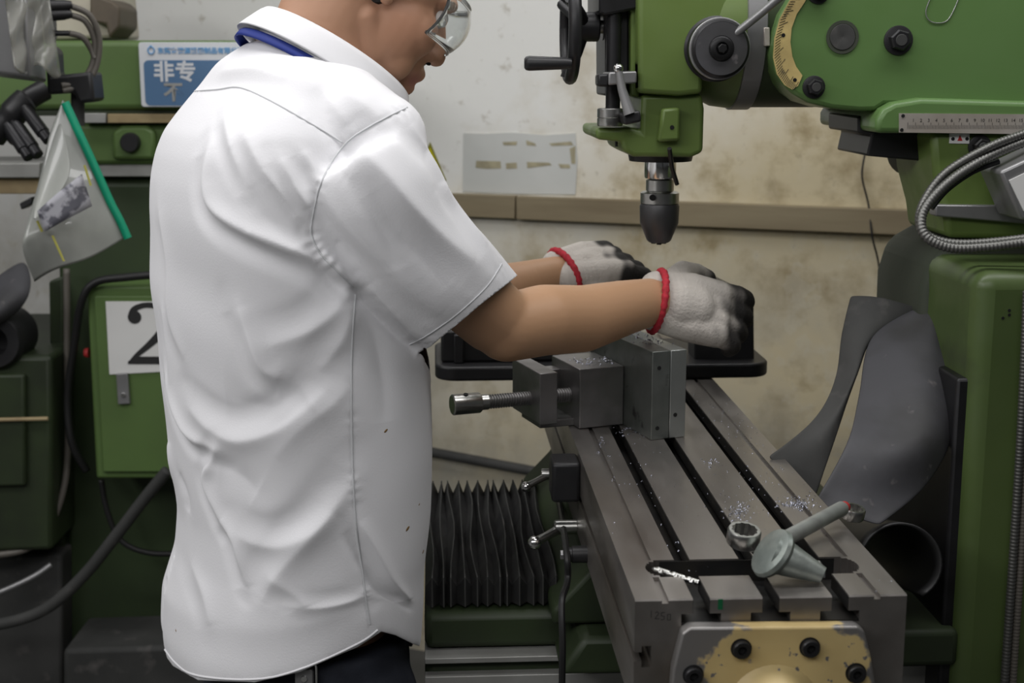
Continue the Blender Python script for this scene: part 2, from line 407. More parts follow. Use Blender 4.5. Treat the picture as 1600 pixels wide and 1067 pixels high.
# table ---------------------------------------------------------
def table_outline(trough=0.):
    S = [(-.127, 0)]
    def slot(x):
        return [(x-.008, 0), (x-.008, -.0145), (x-.0185, -.0145), (x-.0185, -.0255), (x+.0185, -.0255), (x+.0185, -.0145), (x+.008, -.0145), (x+.008, 0)]
    def gr(x): return [(x-.003, 0), (x-.003, -.004), (x+.003, -.004), (x+.003, 0)]
    if trough:
        S += [(-trough, 0), (-trough, -.0256), (trough, -.0256), (trough, 0)]
    else:
        S += gr(-.099)+slot(-.0653)+slot(-.0005)+slot(.0645)+gr(.099)
    S += [(.127, 0), (.127, -.11), (-.127, -.11), (-.127, -.060), (-.120, -.060), (-.120, -.066), (-.111, -.066), (-.111, -.045), (-.120, -.045), (-.120, -.051), (-.127, -.051)]
    return S
mb = MB(); mb.prism(table_outline(), .0014, .058)
fo = table_outline(); n = len(fo)      # bevelled front edge
mb.add([(x, 0, z if z < 0 else -.0014) for x, z in fo]+[(x, .0014, z) for x, z in fo], [tuple(range(n))]+[(i, (i+1) % n, (i+1) % n+n, i+n) for i in range(n)])
N = 10
for i in range(N):
    y0 = .058+.047*i/N; y1 = .058+.047*(i+1)/N; t = ((i+.5)/N-.5)*2
    mb.prism(table_outline(.086+.019*math.sqrt(1-t*t)), y0, y1)
mb.prism(table_outline(), .105, 1.32)
table = mb.build('table', 'steel', mm, smooth=False)
def seg7(ch, ox):      # scratched figures 1250
    d = {'1': [((.3, 1), (.3, 0))], '2': [((0, .8), (.3, 1)), ((.3, 1), (.55, .75)), ((.55, .75), (0, 0)), ((0, 0), (.6, 0))],
         '5': [((.55, 1), (.05, 1)), ((.05, 1), (.05, .55)), ((.05, .55), (.5, .45)), ((.5, .45), (.45, .05)), ((.45, .05), (0, 0))],
         '0': [((.1, .1), (.1, .9)), ((.1, .9), (.5, .9)), ((.5, .9), (.5, .1)), ((.5, .1), (.1, .1))]}[ch]
    return [((a[0]+ox, a[1]), (b[0]+ox, b[1])) for a, b in d]
mb = MB(); p0 = MF.P(1014, 965, 0)
for i, ch in enumerate('1250'):
    for a, b in seg7(ch, i*.85):
        q = lambda c: (p0.x+c[0]*.0065, -.0001, p0.z+c[1]*.007-i*.0011)
        mb.tube([q(a), q(b)], .00035, 4)
mb.build('scratched_figures', 'ink', table, smooth=False)
a = MF.P(1122, 936, 0); b = MF.P(1129, 952, 0)
MB().box((a.x, -.0005, b.z), (b.x, .0002, a.z)).build('green_paint_mark', mat('green_mark', (.0, .09, .03), .6), table, smooth=False)
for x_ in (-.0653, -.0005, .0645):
    MB().box((x_-.0183, .0005, -.0254), (x_+.0183, 1.31, -.0232)).build('slot_grime_shade', 'grime_shade', table, smooth=False)
MB().box((-.098, .062, -.0255), (.098, .101, -.0231)).build('slot_grime_shade', 'grime_shade', table, smooth=False)
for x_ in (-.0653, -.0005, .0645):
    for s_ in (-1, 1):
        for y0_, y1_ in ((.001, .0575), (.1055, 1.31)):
            MB().box((x_+s_*.00775-.0002, y0_, -.0145), (x_+s_*.00775+.0002, y1_, -.0012)).build('slot_grime_shade', 'grime_shade', table, smooth=False)  # thin wall liners put the slots' shade into the colour
MB().box((-.088, .1044, -.0235), (.088, .1049, -.0015)).build('slot_grime_shade', 'grime_shade', table, smooth=False)  # dark liner paints the shade on the trough's far wall
# end bracket with worn cream paint
def bracket_mat():
    m = mat('worn_cream_bracket', (.55, .43, .20), .45, col2=(.45, .34, .15), scale=12)
    nt = m.node_tree; L = nt.links.new; b = nt.nodes['Principled BSDF']; cur = b.inputs['Base Color'].links[0].from_socket
    tc = _n(nt, 'ShaderNodeTexCoord'); mp = _n(nt, 'ShaderNodeMapping'); mp.inputs['Location'].default_value = (-BC[0], 0, -BC[1]); L(tc.outputs['Object'], mp.inputs[0])
    ln = _n(nt, 'ShaderNodeVectorMath', operation='LENGTH')
    sc = _n(nt, 'ShaderNodeVectorMath', operation='MULTIPLY'); sc.inputs[1].default_value = (.75, 0, 1); L(mp.outputs[0], sc.inputs[0]); L(sc.outputs[0], ln.inputs[0])
    nz = _n(nt, 'ShaderNodeTexNoise'); nz.inputs['Scale'].default_value = 45; nz.inputs['Detail'].default_value = 5; L(tc.outputs['Object'], nz.inputs['Vector'])
    ad = _n(nt, 'ShaderNodeMath', operation='MULTIPLY_ADD'); L(nz.outputs[0], ad.inputs[0]); ad.inputs[1].default_value = .05; L(ln.outputs['Value'], ad.inputs[2])
    rp = _n(nt, 'ShaderNodeMapRange'); rp.inputs[1].default_value = .084; rp.inputs[2].default_value = .088; L(ad.outputs[0], rp.inputs[0])
    n2 = _n(nt, 'ShaderNodeTexNoise'); n2.inputs['Scale'].default_value = 110; n2.inputs['Detail'].default_value = 3; L(tc.outputs['Object'], n2.inputs['Vector'])
    r2 = _n(nt, 'ShaderNodeMapRange'); r2.inputs[1].default_value = .66; r2.inputs[2].default_value = .69; L(n2.outputs[0], r2.inputs[0])
    mxx = _n(nt, 'ShaderNodeMath', operation='MAXIMUM'); L(rp.outputs[0], mxx.inputs[0]); L(r2.outputs[0], mxx.inputs[1])
    mx = _n(nt, 'ShaderNodeMix', data_type='RGBA'); L(mxx.outputs[0], mx.inputs[0]); L(cur, mx.inputs[6]); mx.inputs[7].default_value = (.28, .27, .26, 1)
    L(mx.outputs[2], b.inputs['Base Color'])
    mm_ = _n(nt, 'ShaderNodeMath', operation='MULTIPLY'); L(mxx.outputs[0], mm_.inputs[0]); mm_.inputs[1].default_value = .7; L(mm_.outputs[0], b.inputs['Metallic'])
    return m
BC = MF.xz(1225, 1062, -.016)
brk = MB().prism([MF.xz(*p, -.016) for p in ((1040, 1180), (1052, 1046), (1066, 990), (1078, 981), (1341, 979), (1351, 986), (1361, 1025), (1385, 1180))], -.016, 0).build('end_bracket', bracket_mat(), mm, bevel=.0022, seg=3)
def socket_bolt(px, py, parent, r=.0085):
    c = MF.P(px, py, -.016)
    b_ = MB().lathe((c.x, -.015, c.z), (0, -1, 0), [(0, r*1.15), (.002, r*1.15), (.002, r), (.0065, r), (.0075, r*.88), (.0075, r*.5), (.003, r*.5)], 24).build('socket_bolt', 'blackmetal', parent)
    MB().lathe((c.x, -.0182, c.z), (0, -1, 0), [(0, r*.49), (.0005, r*.49)], 6).build('hex_recess', 'hole', b_)
for p in ((1083, 1054), (1158, 1013), (1265, 1011), (1337, 1051)): socket_bolt(*p, brk)
c = MF.P(1208, 1108, -.016)
MB().lathe((c.x, -.016, c.z), (0, -1, 0), [(0, .044), (.004, .040), (.012, .034), (.02, .03), (.05, .028)], 36).build('shaft_boss', brk.data.materials[0], brk)

# side fittings under the table --------------------------------
def fit(px, py, ly): return MF.P(px, py, ly)
# saddle
g = MB()
sx0 = -.165
g.prism([(sx0, -.205), (sx0, -.185), (-.118, -.135), (-.118, -.111), (.118, -.111), (.118, -.135), (.17, -.16), (.17, -.205)], .44, 1.02)
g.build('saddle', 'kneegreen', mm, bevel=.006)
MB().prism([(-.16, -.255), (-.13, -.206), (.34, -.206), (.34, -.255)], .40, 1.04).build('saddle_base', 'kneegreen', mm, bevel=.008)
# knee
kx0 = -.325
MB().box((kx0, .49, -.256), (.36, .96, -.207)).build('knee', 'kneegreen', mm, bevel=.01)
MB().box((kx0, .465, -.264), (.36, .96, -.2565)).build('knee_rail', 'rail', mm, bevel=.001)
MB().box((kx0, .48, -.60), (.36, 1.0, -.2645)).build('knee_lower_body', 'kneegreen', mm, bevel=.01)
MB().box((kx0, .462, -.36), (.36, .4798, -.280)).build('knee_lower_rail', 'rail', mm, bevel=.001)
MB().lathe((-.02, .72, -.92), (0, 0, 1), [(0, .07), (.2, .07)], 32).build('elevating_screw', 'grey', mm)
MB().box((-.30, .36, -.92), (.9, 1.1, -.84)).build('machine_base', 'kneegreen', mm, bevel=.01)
# bellows: accordion folds stacked along x on top of the knee
bz_, by0, by1 = -.172, .51, .93
nf = 12; x0 = -.323; x1 = -.150; rows = []
for i in range(2*nf+1):
    x = x0+(x1-x0)*i/(2*nf); pk = (i % 2 == 1)
    o_ = .008 if pk else -.008
    w1 = .004*math.sin(i*1.7); lean = .004*math.sin(i*.9)
    row = []
    for t in np.linspace(0, 1, 9):
        row.append((x+lean*math.sin(t*7+i*.3), by0-o_*.8+(by1-by0+1.6*o_)*t, bz_+o_+w1*(1-abs(2*t-1))))
    row = [(row[0][0], row[0][1], -.203)]+row+[(row[-1][0], row[-1][1], -.203)]
    rows.append(row)
bel = MB().sheet(rows).build('way_bellows', 'bellows', mm, smooth=False, solid=.0015)
for row in rows[1::2]:
    MB().tube(row, .0011, 6).build('fold_edge', 'rubber', bel)
# clamp levers
def lever(px, py, ly, size=1.):
    c = MF.P(px, py, ly)
    l = MB().lathe((c.x+.045*size, ly, c.z+.002), (-1, 0, 0), [(0, .007), (.018*size, .007), (.018*size, .0095*size), (.045*size, .0095*size), (.047*size, .0075)], 20).build('clamp_lever', 'dullchrome', mm)
    e = MF.P(px-33*size, py+22*size, ly-.03)
    b0 = Vector((c.x+.006, ly, c.z))
    MB().tube([b0, b0.lerp(e, .6), e], [.0062*size, .0055*size, .0065*size], 12).build('lever_arm', 'dullchrome', l)
    MB().sph(e, .0088*size).build('lever_knob', 'chrome', l)
lever(868, 826, .52); lever(848, 743, .62, .8)
c = MF.P(880, 748, .50)
blk = MB().box((c.x-.016, .48, c.z-.026), (-.1268, .53, c.z+.026)).build('table_stop', 'black', mm, bevel=.005, seg=3)
c = MF.P(905, 866, .40)
bo = MB().lathe((-.127, .40, c.z), (-1, 0, 0), [(0, .0105), (.018, .0105), (.0185, .009), (.026, .009)], 20).build('stop_bolt', 'black', mm)
MB().lathe((-.153, .40, c.z), (-1, 0, 0), [(0, .006), (.006, .006)], 6).build('bolt_nut', 'grey', bo, smooth=False)
# cable hanging below the saddle
MB().tube(smoothpath([MF.P(873, 782, .76), MF.P(884, 850, .42), MF.P(887, 905, .38), MF.P(878, 940, .33), MF.P(879, 1010, .31), MF.P(878, 1100, .31), MF.P(879, 1300, .3)]), .0042, 8).build('saddle_cable', 'cable', mm)

# column ----------------------------------------------------------
def pr(pts, y0, y1, plane=None): return MB().prism([MF.xz(*p, y0 if plane is None else plane) for p in pts], y0, y1)
pr(((1365, 520), (1365, 470), (1367, 420), (1382, 372), (1420, 350), (1440, 330), (1441, 296), (1425, 276), (1396, 268), (1381, 255), (1380, 206), (1800, 206), (1800, 1500), (1365, 1500)), .56, .76, .76).build('column_neck', 'darkgreen', mm, bevel=.02, seg=4)  # its dark green carries the shade of the column's left side
fz = MF.xz(1515, 425, .42)
gx = MF.xz(1508, 600, .42)[0]
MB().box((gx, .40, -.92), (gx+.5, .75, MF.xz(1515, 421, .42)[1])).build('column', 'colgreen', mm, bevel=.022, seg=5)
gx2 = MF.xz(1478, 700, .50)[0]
MB().box((gx-.012, .415, -.92), (gx+.2, .74, MF.xz(1495, 590, .42)[1])).build('column_way', 'blackmetal', mm, bevel=.004)  # iron way, black also for the shade between apron and column
# dark dovetail under the ram
pr(((1294, 176), (1294, 201), (1314, 203), (1307, 234), (1382, 241), (1600, 245), (1600, 170)), .60, .74, .74).build('ram_dovetail', 'black', mm, bevel=.003)
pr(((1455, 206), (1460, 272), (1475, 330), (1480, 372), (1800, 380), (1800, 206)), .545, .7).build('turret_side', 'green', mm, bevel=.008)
pr(((1462, 320), (1600, 321), (1800, 322), (1800, 352), (1600, 350), (1462, 338)), .535, .56).build('turret_scale_ring', 'grey', mm, bevel=.002)
# ram head (kidney plate) and flange
RH = .555
outl = [(1290, -140), (1262, -60), (1240, -8), (1220, 22), (1211, 50), (1207, 86), (1212, 112), (1222, 130), (1238, 146), (1262, 160), (1300, 170), (1345, 174), (1368, 173), (1382, 164), (1900, 170), (1900, -140)]
ram = pr(outl, RH, .80).build('ram_head', 'ramgreen', mm, bevel=.006, seg=3)
pr(((1369, 208), (1370, 186), (1380, 170), (1398, 160), (1440, 153), (1600, 158), (1900, 163), (1900, 208)), RH-.022, .80, RH-.022).build('ram_flange', 'ramgreen', mm, bevel=.007, seg=3)
# yellow protractor arc
oc = [(1246, -20), (1232, 4), (1218, 30), (1210, 60), (1208, 90), (1214, 116), (1226, 133), (1238, 140)]
ic = [(1270, -20), (1257, 4), (1245, 22), (1237, 44), (1235, 66), (1238, 88), (1244, 104), (1254, 118)]
arc = pr(oc+[(1247, 134)]+ic[::-1], RH-.002, RH-.0002).build('angle_scale', 'yellow', mm, smooth=False)
for p in ((1224, 55), (1242, 125)):
    c = MF.P(*p, RH-.002); MB().lathe((c.x, RH-.0015, c.z), (0, -1, 0), [(0, .0028), (.0012, .0022)], 12).build('scale_rivet', 'blackmetal', arc)
mb = MB()
for i in range(46):
    t = i/45*(len(oc)-1); k = min(int(t), len(oc)-2); u = t-k
    a = Vector(MF.P(oc[k][0]*(1-u)+oc[k+1][0]*u+2, oc[k][1]*(1-u)+oc[k+1][1]*u, RH-.0022)); b = Vector(MF.P(ic[k][0]*(1-u)+ic[k+1][0]*u, ic[k][1]*(1-u)+ic[k+1][1]*u, RH-.0022))
    mb.tube([a, a.lerp(b, .55 if i % 5 == 0 else .33)], .00035, 4)
mb.build('scale_ticks', 'ink', arc, smooth=False)
# recessed plug and bolts on the ram head
c = MF.P(1316, 58, RH)
pl_ = MB().lathe((c.x, RH-.0005, c.z), (0, -1, 0), [(0, .0205), (.0012, .0205), (.0012, .0165), (.0004, .0165), (.0004, .003), (-.0015, .002)], 32).build('pivot_plug', 'darkgreen', mm)
MB().lathe((c.x, RH-.0017, c.z), (0, -1, 0), [(0, .016), (.0008, .0155), (.0008, .003), (.0002, .001)], 32).build('plug_face', 'rubber', pl_)
def hexbolt(px, py, r, washer=True, y=RH):
    c = MF.P(px, py, y)
    b_ = MB().lathe((c.x, y, c.z), (0, -1, 0), [(0, r*1.35), (.003, r*1.35), (.0035, r*1.25)], 28).build('hex_bolt', 'black', mm)
    MB().lathe((c.x, y-.0035, c.z), (0, -1, 0), [(0, r), (.009, r), (.011, r*.85)], 6).build('bolt_head', 'blackmetal', b_, smooth=False)
    MB().lathe((c.x, y-.0145, c.z), (0, -1, 0), [(0, r*.55), (.0008, r*.5)], 16).build('bolt_face', 'rubber', b_)
hexbolt(1403, 63, .0135); hexbolt(1271, 136, .0105); hexbolt(1530, 229, .011, y=.545); hexbolt(1278, -12, .0105)
c = [MF.P(x, y, RH-.001) for x, y in ((1462, -20), (1447, 15), (1452, 32), (1468, 36), (1482, 30), (1495, 5), (1503, -20))]
MB().tube(smoothpath(c), .0006, 6).build('wire_loop', 'grey', mm)
# ruler
ry = RH-.022
rul = pr(((1405, 177), (1800, 180), (1800, 212), (1405, 207)), ry-.0015, ry, ry-.0015).build('ruler', 'alu', mm, smooth=False)
for p in ((1411, 181), (1409, 203)):
    c = MF.P(*p, ry-.0015); MB().lathe((c.x, ry-.001, c.z), (0, -1, 0), [(0, .0026), (.0014, .002)], 12).build('ruler_screw', 'blackmetal', rul)
mb = MB()
for i in range(110):
    x = 1418+i*2.4; h = 10 if i % 5 == 0 else 6
    a = MF.P(x, 201.5, ry-.0016); b = MF.P(x, 201.5-h, ry-.0016); mb.box((a.x-.0002, ry-.0017, a.z), (a.x+.0002, ry-.0014, b.z))
mb.build('ruler_ticks', 'ink', rul, smooth=False)
for i in range(17):
    a = MF.P(1427+i*12, 190.5, ry-.0016)
    text(str(i+1), 'ruler_number', 'ink', rul, (a.x, ry-.0016, a.z), (math.pi/2, 0, 0), .0058, .0001, 'CENTER')
pp = pr(((1484, 208.5), (1515, 209), (1514.5, 224.5), (1483.5, 224)), .543, .5445, .543).build('pointer_plate', 'white', mm, smooth=False)
for p in ((1489, 217), (1511, 217)):
    c = MF.P(*p, .543); MB().lathe((c.x, .5435, c.z), (0, -1, 0), [(0, .0026), (.0014, .002)], 12).build('plate_screw', 'blackmetal', pp)
MB().prism([MF.xz(*p, .5427) for p in ((1500, 211), (1504, 220), (1496, 220))], .5426, .543).build('red_arrow', 'red', pp, smooth=False)
# grey box at the frame's right edge
bxp = pr(((1562, 268), (1640, 232), (1680, 330), (1595, 345)), .46, .53, .46).build('switch_box', 'grey', mm, bevel=.004)
pr(((1577, 282), (1640, 252), (1670, 320), (1600, 330)), .458, .46, .458).build('switch_plate', 'white', bxp, smooth=False)

# swivel adapter between ram and head: rings about the x axis
cz = MF.xz(1150, 40, .68)[1]
xx = lambda px: MF.xz(px, 100, .60)[0]
rr = (cz-MF.xz(1150, 172, .60)[1])
cyy = .685
MB().lathe((xx(1085), cyy, cz), (1, 0, 0), [(0, rr*.80), (xx(1130)-xx(1085), rr*.97), (xx(1160)-xx(1085), rr)], 56).build('swivel_housing', 'green', mm)
MB().lathe((xx(1160), cyy, cz), (1, 0, 0), [(0, rr*1.0), (.001, rr*1.02), (xx(1190)-xx(1160), rr*1.02), (xx(1192)-xx(1160), rr*.99)], 56).build('swivel_scale_ring', 'grey', mm)
MB().lathe((xx(1190), cyy, cz), (1, 0, 0), [(0, rr*.99), (xx(1300)-xx(1190), rr*.99)], 56).build('swivel_flange', 'kneegreen', mm)
for px_ in (1197,):
    q = pr(((1193, 43), (1202, 43), (1203, 72), (1194, 72)), cyy-rr-.004, cyy-rr+.05, .575).build('ring_pointer', 'alu', mm, bevel=.001)
# head body --------------------------------------------------------
HY = .585
hd = pr(((996, -140), (997, 60), (998, 138), (1000, 146), (1060, 150), (1098, 146), (1100, 100), (1110, 60), (1150, 40), (1160, -140)), HY, .785).build('head', 'green', mm, bevel=.014, seg=4)
pr(((985, -140), (986, 150), (1000, 152), (1000, -140)), HY+.03, .77).build('head_front_strip', 'green', mm, bevel=.003)
pr(((1003, 148), (1097, 146), (1101, 170), (1099, 238), (1080, 246), (990, 245), (974, 236), (972, 222), (932, 218), (931, 200), (985, 199), (1001, 205)), HY+.015, .77).build('quill_housing', 'green', mm, bevel=.009, seg=4)
sy = .68
def sx(px, py): return MF.P(px, py, sy)
c0 = sx(1032, 245)
sc_ = lambda dpx: dpx*(sy+1.23)/F*1.0
def zz(py): return MF.xz(1032, py, sy)[1]
MB().lathe((c0.x, sy, zz(251)), (0, 0, 1), [(0, .042), (zz(240)-zz(251), .044)], 40).build('quill_flange', 'black', mm)
sp = MB().lathe((c0.x, sy, 0), (0, 0, 1), [(zz(278), .0205), (zz(276), .0215), (zz(251), .0215), (zz(245), .0215)], 36).build('quill', 'chrome', mm)
MB().lathe((c0.x, sy, 0), (0, 0, 1), [(zz(299), .0175), (zz(297), .019), (zz(281), .019), (zz(279), .015), (zz(276), .015)], 36).build('spindle_nose', 'dullchrome', mm)
ch = MB().lathe((c0.x, sy, 0), (0, 0, 1), [(zz(318), .0250), (zz(317), .0262), (zz(301), .0262), (zz(299), .0235)], 36).build('chuck', 'dullchrome', mm)
MB().lathe((c0.x, sy, 0), (0, 0, 1), [(zz(378), .0135), (zz(375), .0165), (zz(358), .0225), (zz(348), .0262), (zz(322), .0270), (zz(318), .0255)], 36).build('chuck_sleeve', mat('chuck_grey', (.085, .085, .088), .45, .6), ch)
for k in range(3):
    an = k*2.1+.4
    MB().lathe((c0.x+.008*math.cos(an), sy+.008*math.sin(an), zz(381)), (0, 0, 1), [(0, .0035), (.012, .0045)], 8).build('chuck_jaw', 'blackmetal', ch)
c = MF.P(1020, 309, sy-.027); MB().lathe((c.x, c.y+.004, c.z), (0, -1, 0), [(0, .0042), (.004, .0042)], 14).build('key_hole', 'hole', ch)
MB().tube([MF.P(1046, 232, HY), MF.P(1050, 262, HY+.02), MF.P(1058, 288, HY+.03)], .003, 8).build('quill_lock_pin', 'blackmetal', mm)
pr(((1035, 170), (1063, 168), (1063, 220), (1028, 222)), HY-.002, HY+.04, HY-.002).build('quill_clamp_lug', 'green', mm, bevel=.004)
c = MF.P(1050, 199, HY-.002); MB().lathe((c.x, HY+.002, c.z), (0, -1, 0), [(0, .0028), (.0048, .0028)], 12).build('lug_hole', 'hole', mm)
# front depth-stop assembly
pr(((945, -140), (946, 150), (983, 152), (983, -140)), HY+.05, .74).build('stop_channel', 'black', mm, bevel=.003)
pr(((936, -30), (936, 20), (945, 24), (997, 14), (997, -30)), HY+.02, .74).build('stop_bracket', 'blackmetal', mm, bevel=.003)
stz = MF.P(958, 130, .62)
MB().lathe((stz.x, .62, MF.xz(958, 172, .62)[1]), (0, 0, 1), [(0, .0095), (.30, .0095)], 20).build('stop_rod', 'blackmetal', mm)
MB().lathe((stz.x-.006, .60, MF.xz(958, 197, .60)[1]), (0, 0, 1), [(0, .0155), (.002, .0165), (.010, .0165), (.0105, .0155), (.0115, .0165), (.0215, .0165), (.0225, .0155)], 28).build('micrometer_nut', 'dullchrome', mm)
pr(((951, 113), (995, 111), (995, 130), (951, 133)), .575, .64, .575).build('stop_block', 'grey', mm, bevel=.002)
pr(((934, 116), (952, 115), (952, 136), (934, 135)), .58, .61, .58).build('stop_knob', 'black', mm, bevel=.003)
lv = MB().tube([MF.P(966, 108, .555), MF.P(972, 140, .553), MF.P(984, 178, .55)], [.0048, .0055, .0075], 12).build('trip_lever', 'grey', mm)
MB().sph(MF.P(966, 107, .555), .0062).build('lever_ball', 'chrome', lv)
pr(((972, 178), (1000, 172), (1003, 190), (976, 196)), .553, .60, .553).build('lever_hub', 'black', mm, bevel=.003)
MB().cyl(MF.P(963, 218, .62), MF.P(963, 229, .62), .0018, seg=8).build('stop_pin', 'black', mm)
# handwheel (dished, seen nearly edge on) on the head's front
hc = MF.P(886, 35, .66); xh = hc.x
hub = MF.P(916, 55, .66)
hw = MB()
seg = 44; rw = .066
wc = Vector((MF.P(884, 35, .66).x, .66, MF.P(884, 42, .66).z))
ring = [wc+Vector((.006*math.cos(0), rw*math.cos(2*math.pi*k/seg), rw*math.sin(2*math.pi*k/seg))) for k in range(seg+1)]
hw.tube(ring, .0085, 12, cap=False)
hwo = hw.build('handwheel', 'black', mm)
mb = MB()
for k in range(3):
    an = k*2*math.pi/3+.5
    mb.tube([wc+Vector((.024, 0, 0)), wc+Vector((.014, rw*.5*math.cos(an), rw*.5*math.sin(an))), wc+Vector((0, rw*math.cos(an), rw*math.sin(an)))], [.010, .0085, .0075], 10)
mb.build('wheel_spokes', 'black', hwo)
MB().lathe(wc+Vector((.008, 0, 0)), (1, 0, 0), [(0, .015), (.004, .019), (.034, .019), (.036, .016)], 28).build('wheel_hub', 'black', hwo)
MB().cyl(wc+Vector((.03, 0, 0)), wc+Vector((.062, 0, 0)), .0085).build('wheel_shaft', 'dullchrome', hwo)
MB().lathe(wc+Vector((.048, 0, 0)), (1, 0, 0), [(0, .017), (.02, .017)], 24).build('shaft_collar', 'blackmetal', hwo)
he = MF.P(893, 99, .60)
MB().lathe(he, (-1, 0, 0), [(0, .006), (.006, .0075), (.03, .0085), (.054, .0095), (.058, .0085), (.060, .006)], 20).build('wheel_handle', 'black', hwo)
# quill feed hub and lever
fc = MF.P(1125, 76, .56)
fh = MB().lathe((fc.x, .60, fc.z), (0, -1, 0), [(0, .041), (.016, .041), (.018, .038), (.030, .038), (.034, .036), (.046, .036), (.049, .033), (.0495, .015), (.050, .0145), (.053, .0145), (.0545, .012), (.0545, .008), (.050, .0075)], 48).build('feed_hub', 'blackmetal', mm)
MB().lathe((fc.x, .551, fc.z), (0, -1, 0), [(0, .0325), (.0006, .0325), (.0006, .016), (0, .016)], 48).build('hub_face', 'rubber2', fh)
MB().lathe((fc.x, .565, fc.z), (0, -1, 0), [(0, .0375), (.001, .0385), (.004, .0385), (.005, .0375)], 48).build('hub_ring', 'grey', fh)
MB().lathe((fc.x, .550, fc.z), (0, -1, 0), [(0, .006), (.007, .006), (.008, .005)], 6).build('hub_nut', 'blackmetal', fh, smooth=False)
MB().tube([MF.P(1150, 52, .555), MF.P(1185, 24, .54), MF.P(1235, -18, .52)], [.0052, .0052, .0056], 12).build('feed_lever', 'grey', fh)

# rubber way cover
def sheet(name, left, right, m, bulge, nn=22, mmn=14, thick=.003, parent=mm):
    Lp = smoothpath([MF.P(*p) for p in left], 6); Rp = smoothpath([MF.P(*p) for p in right], 6)
    n = min(len(Lp), len(Rp)); rows = []
    for i in range(n):
        row = []
        for j in range(mmn):
            t = j/(mmn-1); p = Lp[i].lerp(Rp[i], t); s = math.sin(math.pi*t)
            p = p+Vector((0, -bulge*s*math.sin(math.pi*min(1, i/n+.15)), .004*math.sin(5*t+i*.25)))
            row.append(p)
        rows.append(row)
    return MB().sheet(rows).build(name, m, parent, solid=thick, sub=1, angle=180)
sheet('rubber_apron', [(1442, 478, .60), (1362, 530, .57), (1341, 620, .48), (1322, 690, .40), (1262, 800, .36)], [(1462, 500, .56), (1489, 575, .50), (1489, 680, .44), (1450, 755, .40), (1375, 815, .34)], 'rubber2', .05)
sheet('rubber_apron', [(1329, 462, .62), (1315, 525, .60), (1305, 592, .56), (1272, 650, .50), (1200, 712, .46)], [(1455, 478, .60), (1370, 520, .585), (1338, 590, .55), (1303, 690, .48), (1265, 800, .44)], 'rubber', .02)
a = MF.P(1412, 882, .33); b = MF.P(1300, 850, .72)
d = (b-a).normalized(); u = Vector((0, 0, 1)); u = (u-d*u.dot(d)).normalized(); v_ = d.cross(u)
rows = []
for i in range(14):
    p = a.lerp(b, i/13); rows.append([p+(u*math.cos(t)+v_*math.sin(t))*(.053-.0004*k) for k, t in enumerate(np.linspace(-2.3, 2.6, 30))])
MB().sheet(rows).build('rolled_apron', 'cable', mm, solid=.003, angle=180)
# conduits
def conduit(name, pts, r, m='conduit', pitch=.0045, parent=mm):
    P = smoothpath([MF.P(*p) for p in pts], 10); out = [P[0]]; 
    # resample
    D = [0]
    for i in range(1, len(P)): D.append(D[-1]+(P[i]-P[i-1]).length)
    n = int(D[-1]/(pitch/4)); path = []; j = 0
    for i in range(n+1):
        s = D[-1]*i/n
        while j < len(D)-2 and D[j+1] < s: j += 1
        t = (s-D[j])/max(1e-9, D[j+1]-D[j]); path.append(P[j].lerp(P[j+1], t))
    rad = [r*(1+.07*math.sin(2*math.pi*i/4)) for i in range(n+1)]
    return MB().tube(path, rad, 10).build(name, m, parent, angle=180)
conduit('flexible_conduit', [(1660, 200, .50), (1600, 222, .49), (1545, 245, .48), (1488, 280, .47), (1450, 318, .46), (1439, 347, .45), (1450, 372, .44), (1487, 387, .43), (1540, 386, .42), (1600, 379, .41), (1680, 372, .40)], .0060)
conduit('flexible_conduit', [(1660, 186, .50), (1600, 209, .49), (1545, 230, .48), (1480, 268, .485), (1446, 310, .48), (1436, 345, .47), (1450, 368, .46), (1490, 380, .45), (1560, 377, .44), (1680, 362, .42)], .0052, 'conduit')
MB().tube(smoothpath([MF.P(*p) for p in ((1560, 252, .49), (1520, 268, .485), (1480, 296, .48), (1455, 325, .475))]), .004, 8).build('thin_hose', 'blackmetal', mm)
conduit('column_conduit', [(1605, 455, .385), (1601, 560, .385), (1594, 700, .385), (1583, 870, .385), (1568, 1090, .385), (1555, 1300, .385)], .0052)
conduit('column_conduit', [(1612, 455, .385), (1607, 640, .385), (1596, 860, .385), (1581, 1090, .385), (1570, 1300, .385)], .0045, 'hose')
for p in ((1577, 485), (1577, 492), (1567, 497)):
    c = MF.P(*p, .40); MB().lathe((c.x, .401, c.z), (0, -1, 0), [(0, .0019), (.0014, .0019)], 10).build('drilled_hole', 'hole', mm)

# ------------------------------------------------------------------ screw vise and plates on the table
def ontable(px, py, dz=0):
    d = ray(px, py); t = (.92+dz-HC)/d.z; return Vector((0, 0, HC))+d*t
VF = Frame(ontable(1017, 688), R(20.5))
tp = VF.xz(1018, 550, 0)[1]; tw = VF.xz(1072, 600, 0)[0]; tm = VF.xz(1047, 600, 0)[0]
PL = .20
for i, (u0, u1, m, lab, holes) in enumerate(((0.0, tm-.0004, 'plate', 'thick dark steel plate clamped upright against the vise jaw', ((1030, 575), (1027, 669))), (tm+.0004, tw, 'plate2', 'brighter steel plate standing upright behind the dark plate, nearer the column', ((1055, 648),)))):
    pe = empty('steel_plate', VF, lab, 'steel plate')
    MB().box((u0, 0, .0005), (u1, PL, tp)).build('plate_body', m, pe, bevel=.0008)
    for h in holes:
        c = VF.P(*h, 0); MB().lathe((c.x, .003, c.z), (0, -1, 0), [(0, .0028), (.0034, .0028)], 14).build('drilled_hole', 'hole', pe)
ve = empty('machine_vise', VF, 'small grey steel screw vise gripping the upright plates on the table', 'vise')
jv = .085
ja = VF.xz(906, 577, jv); jb = VF.xz(906, 657, jv)
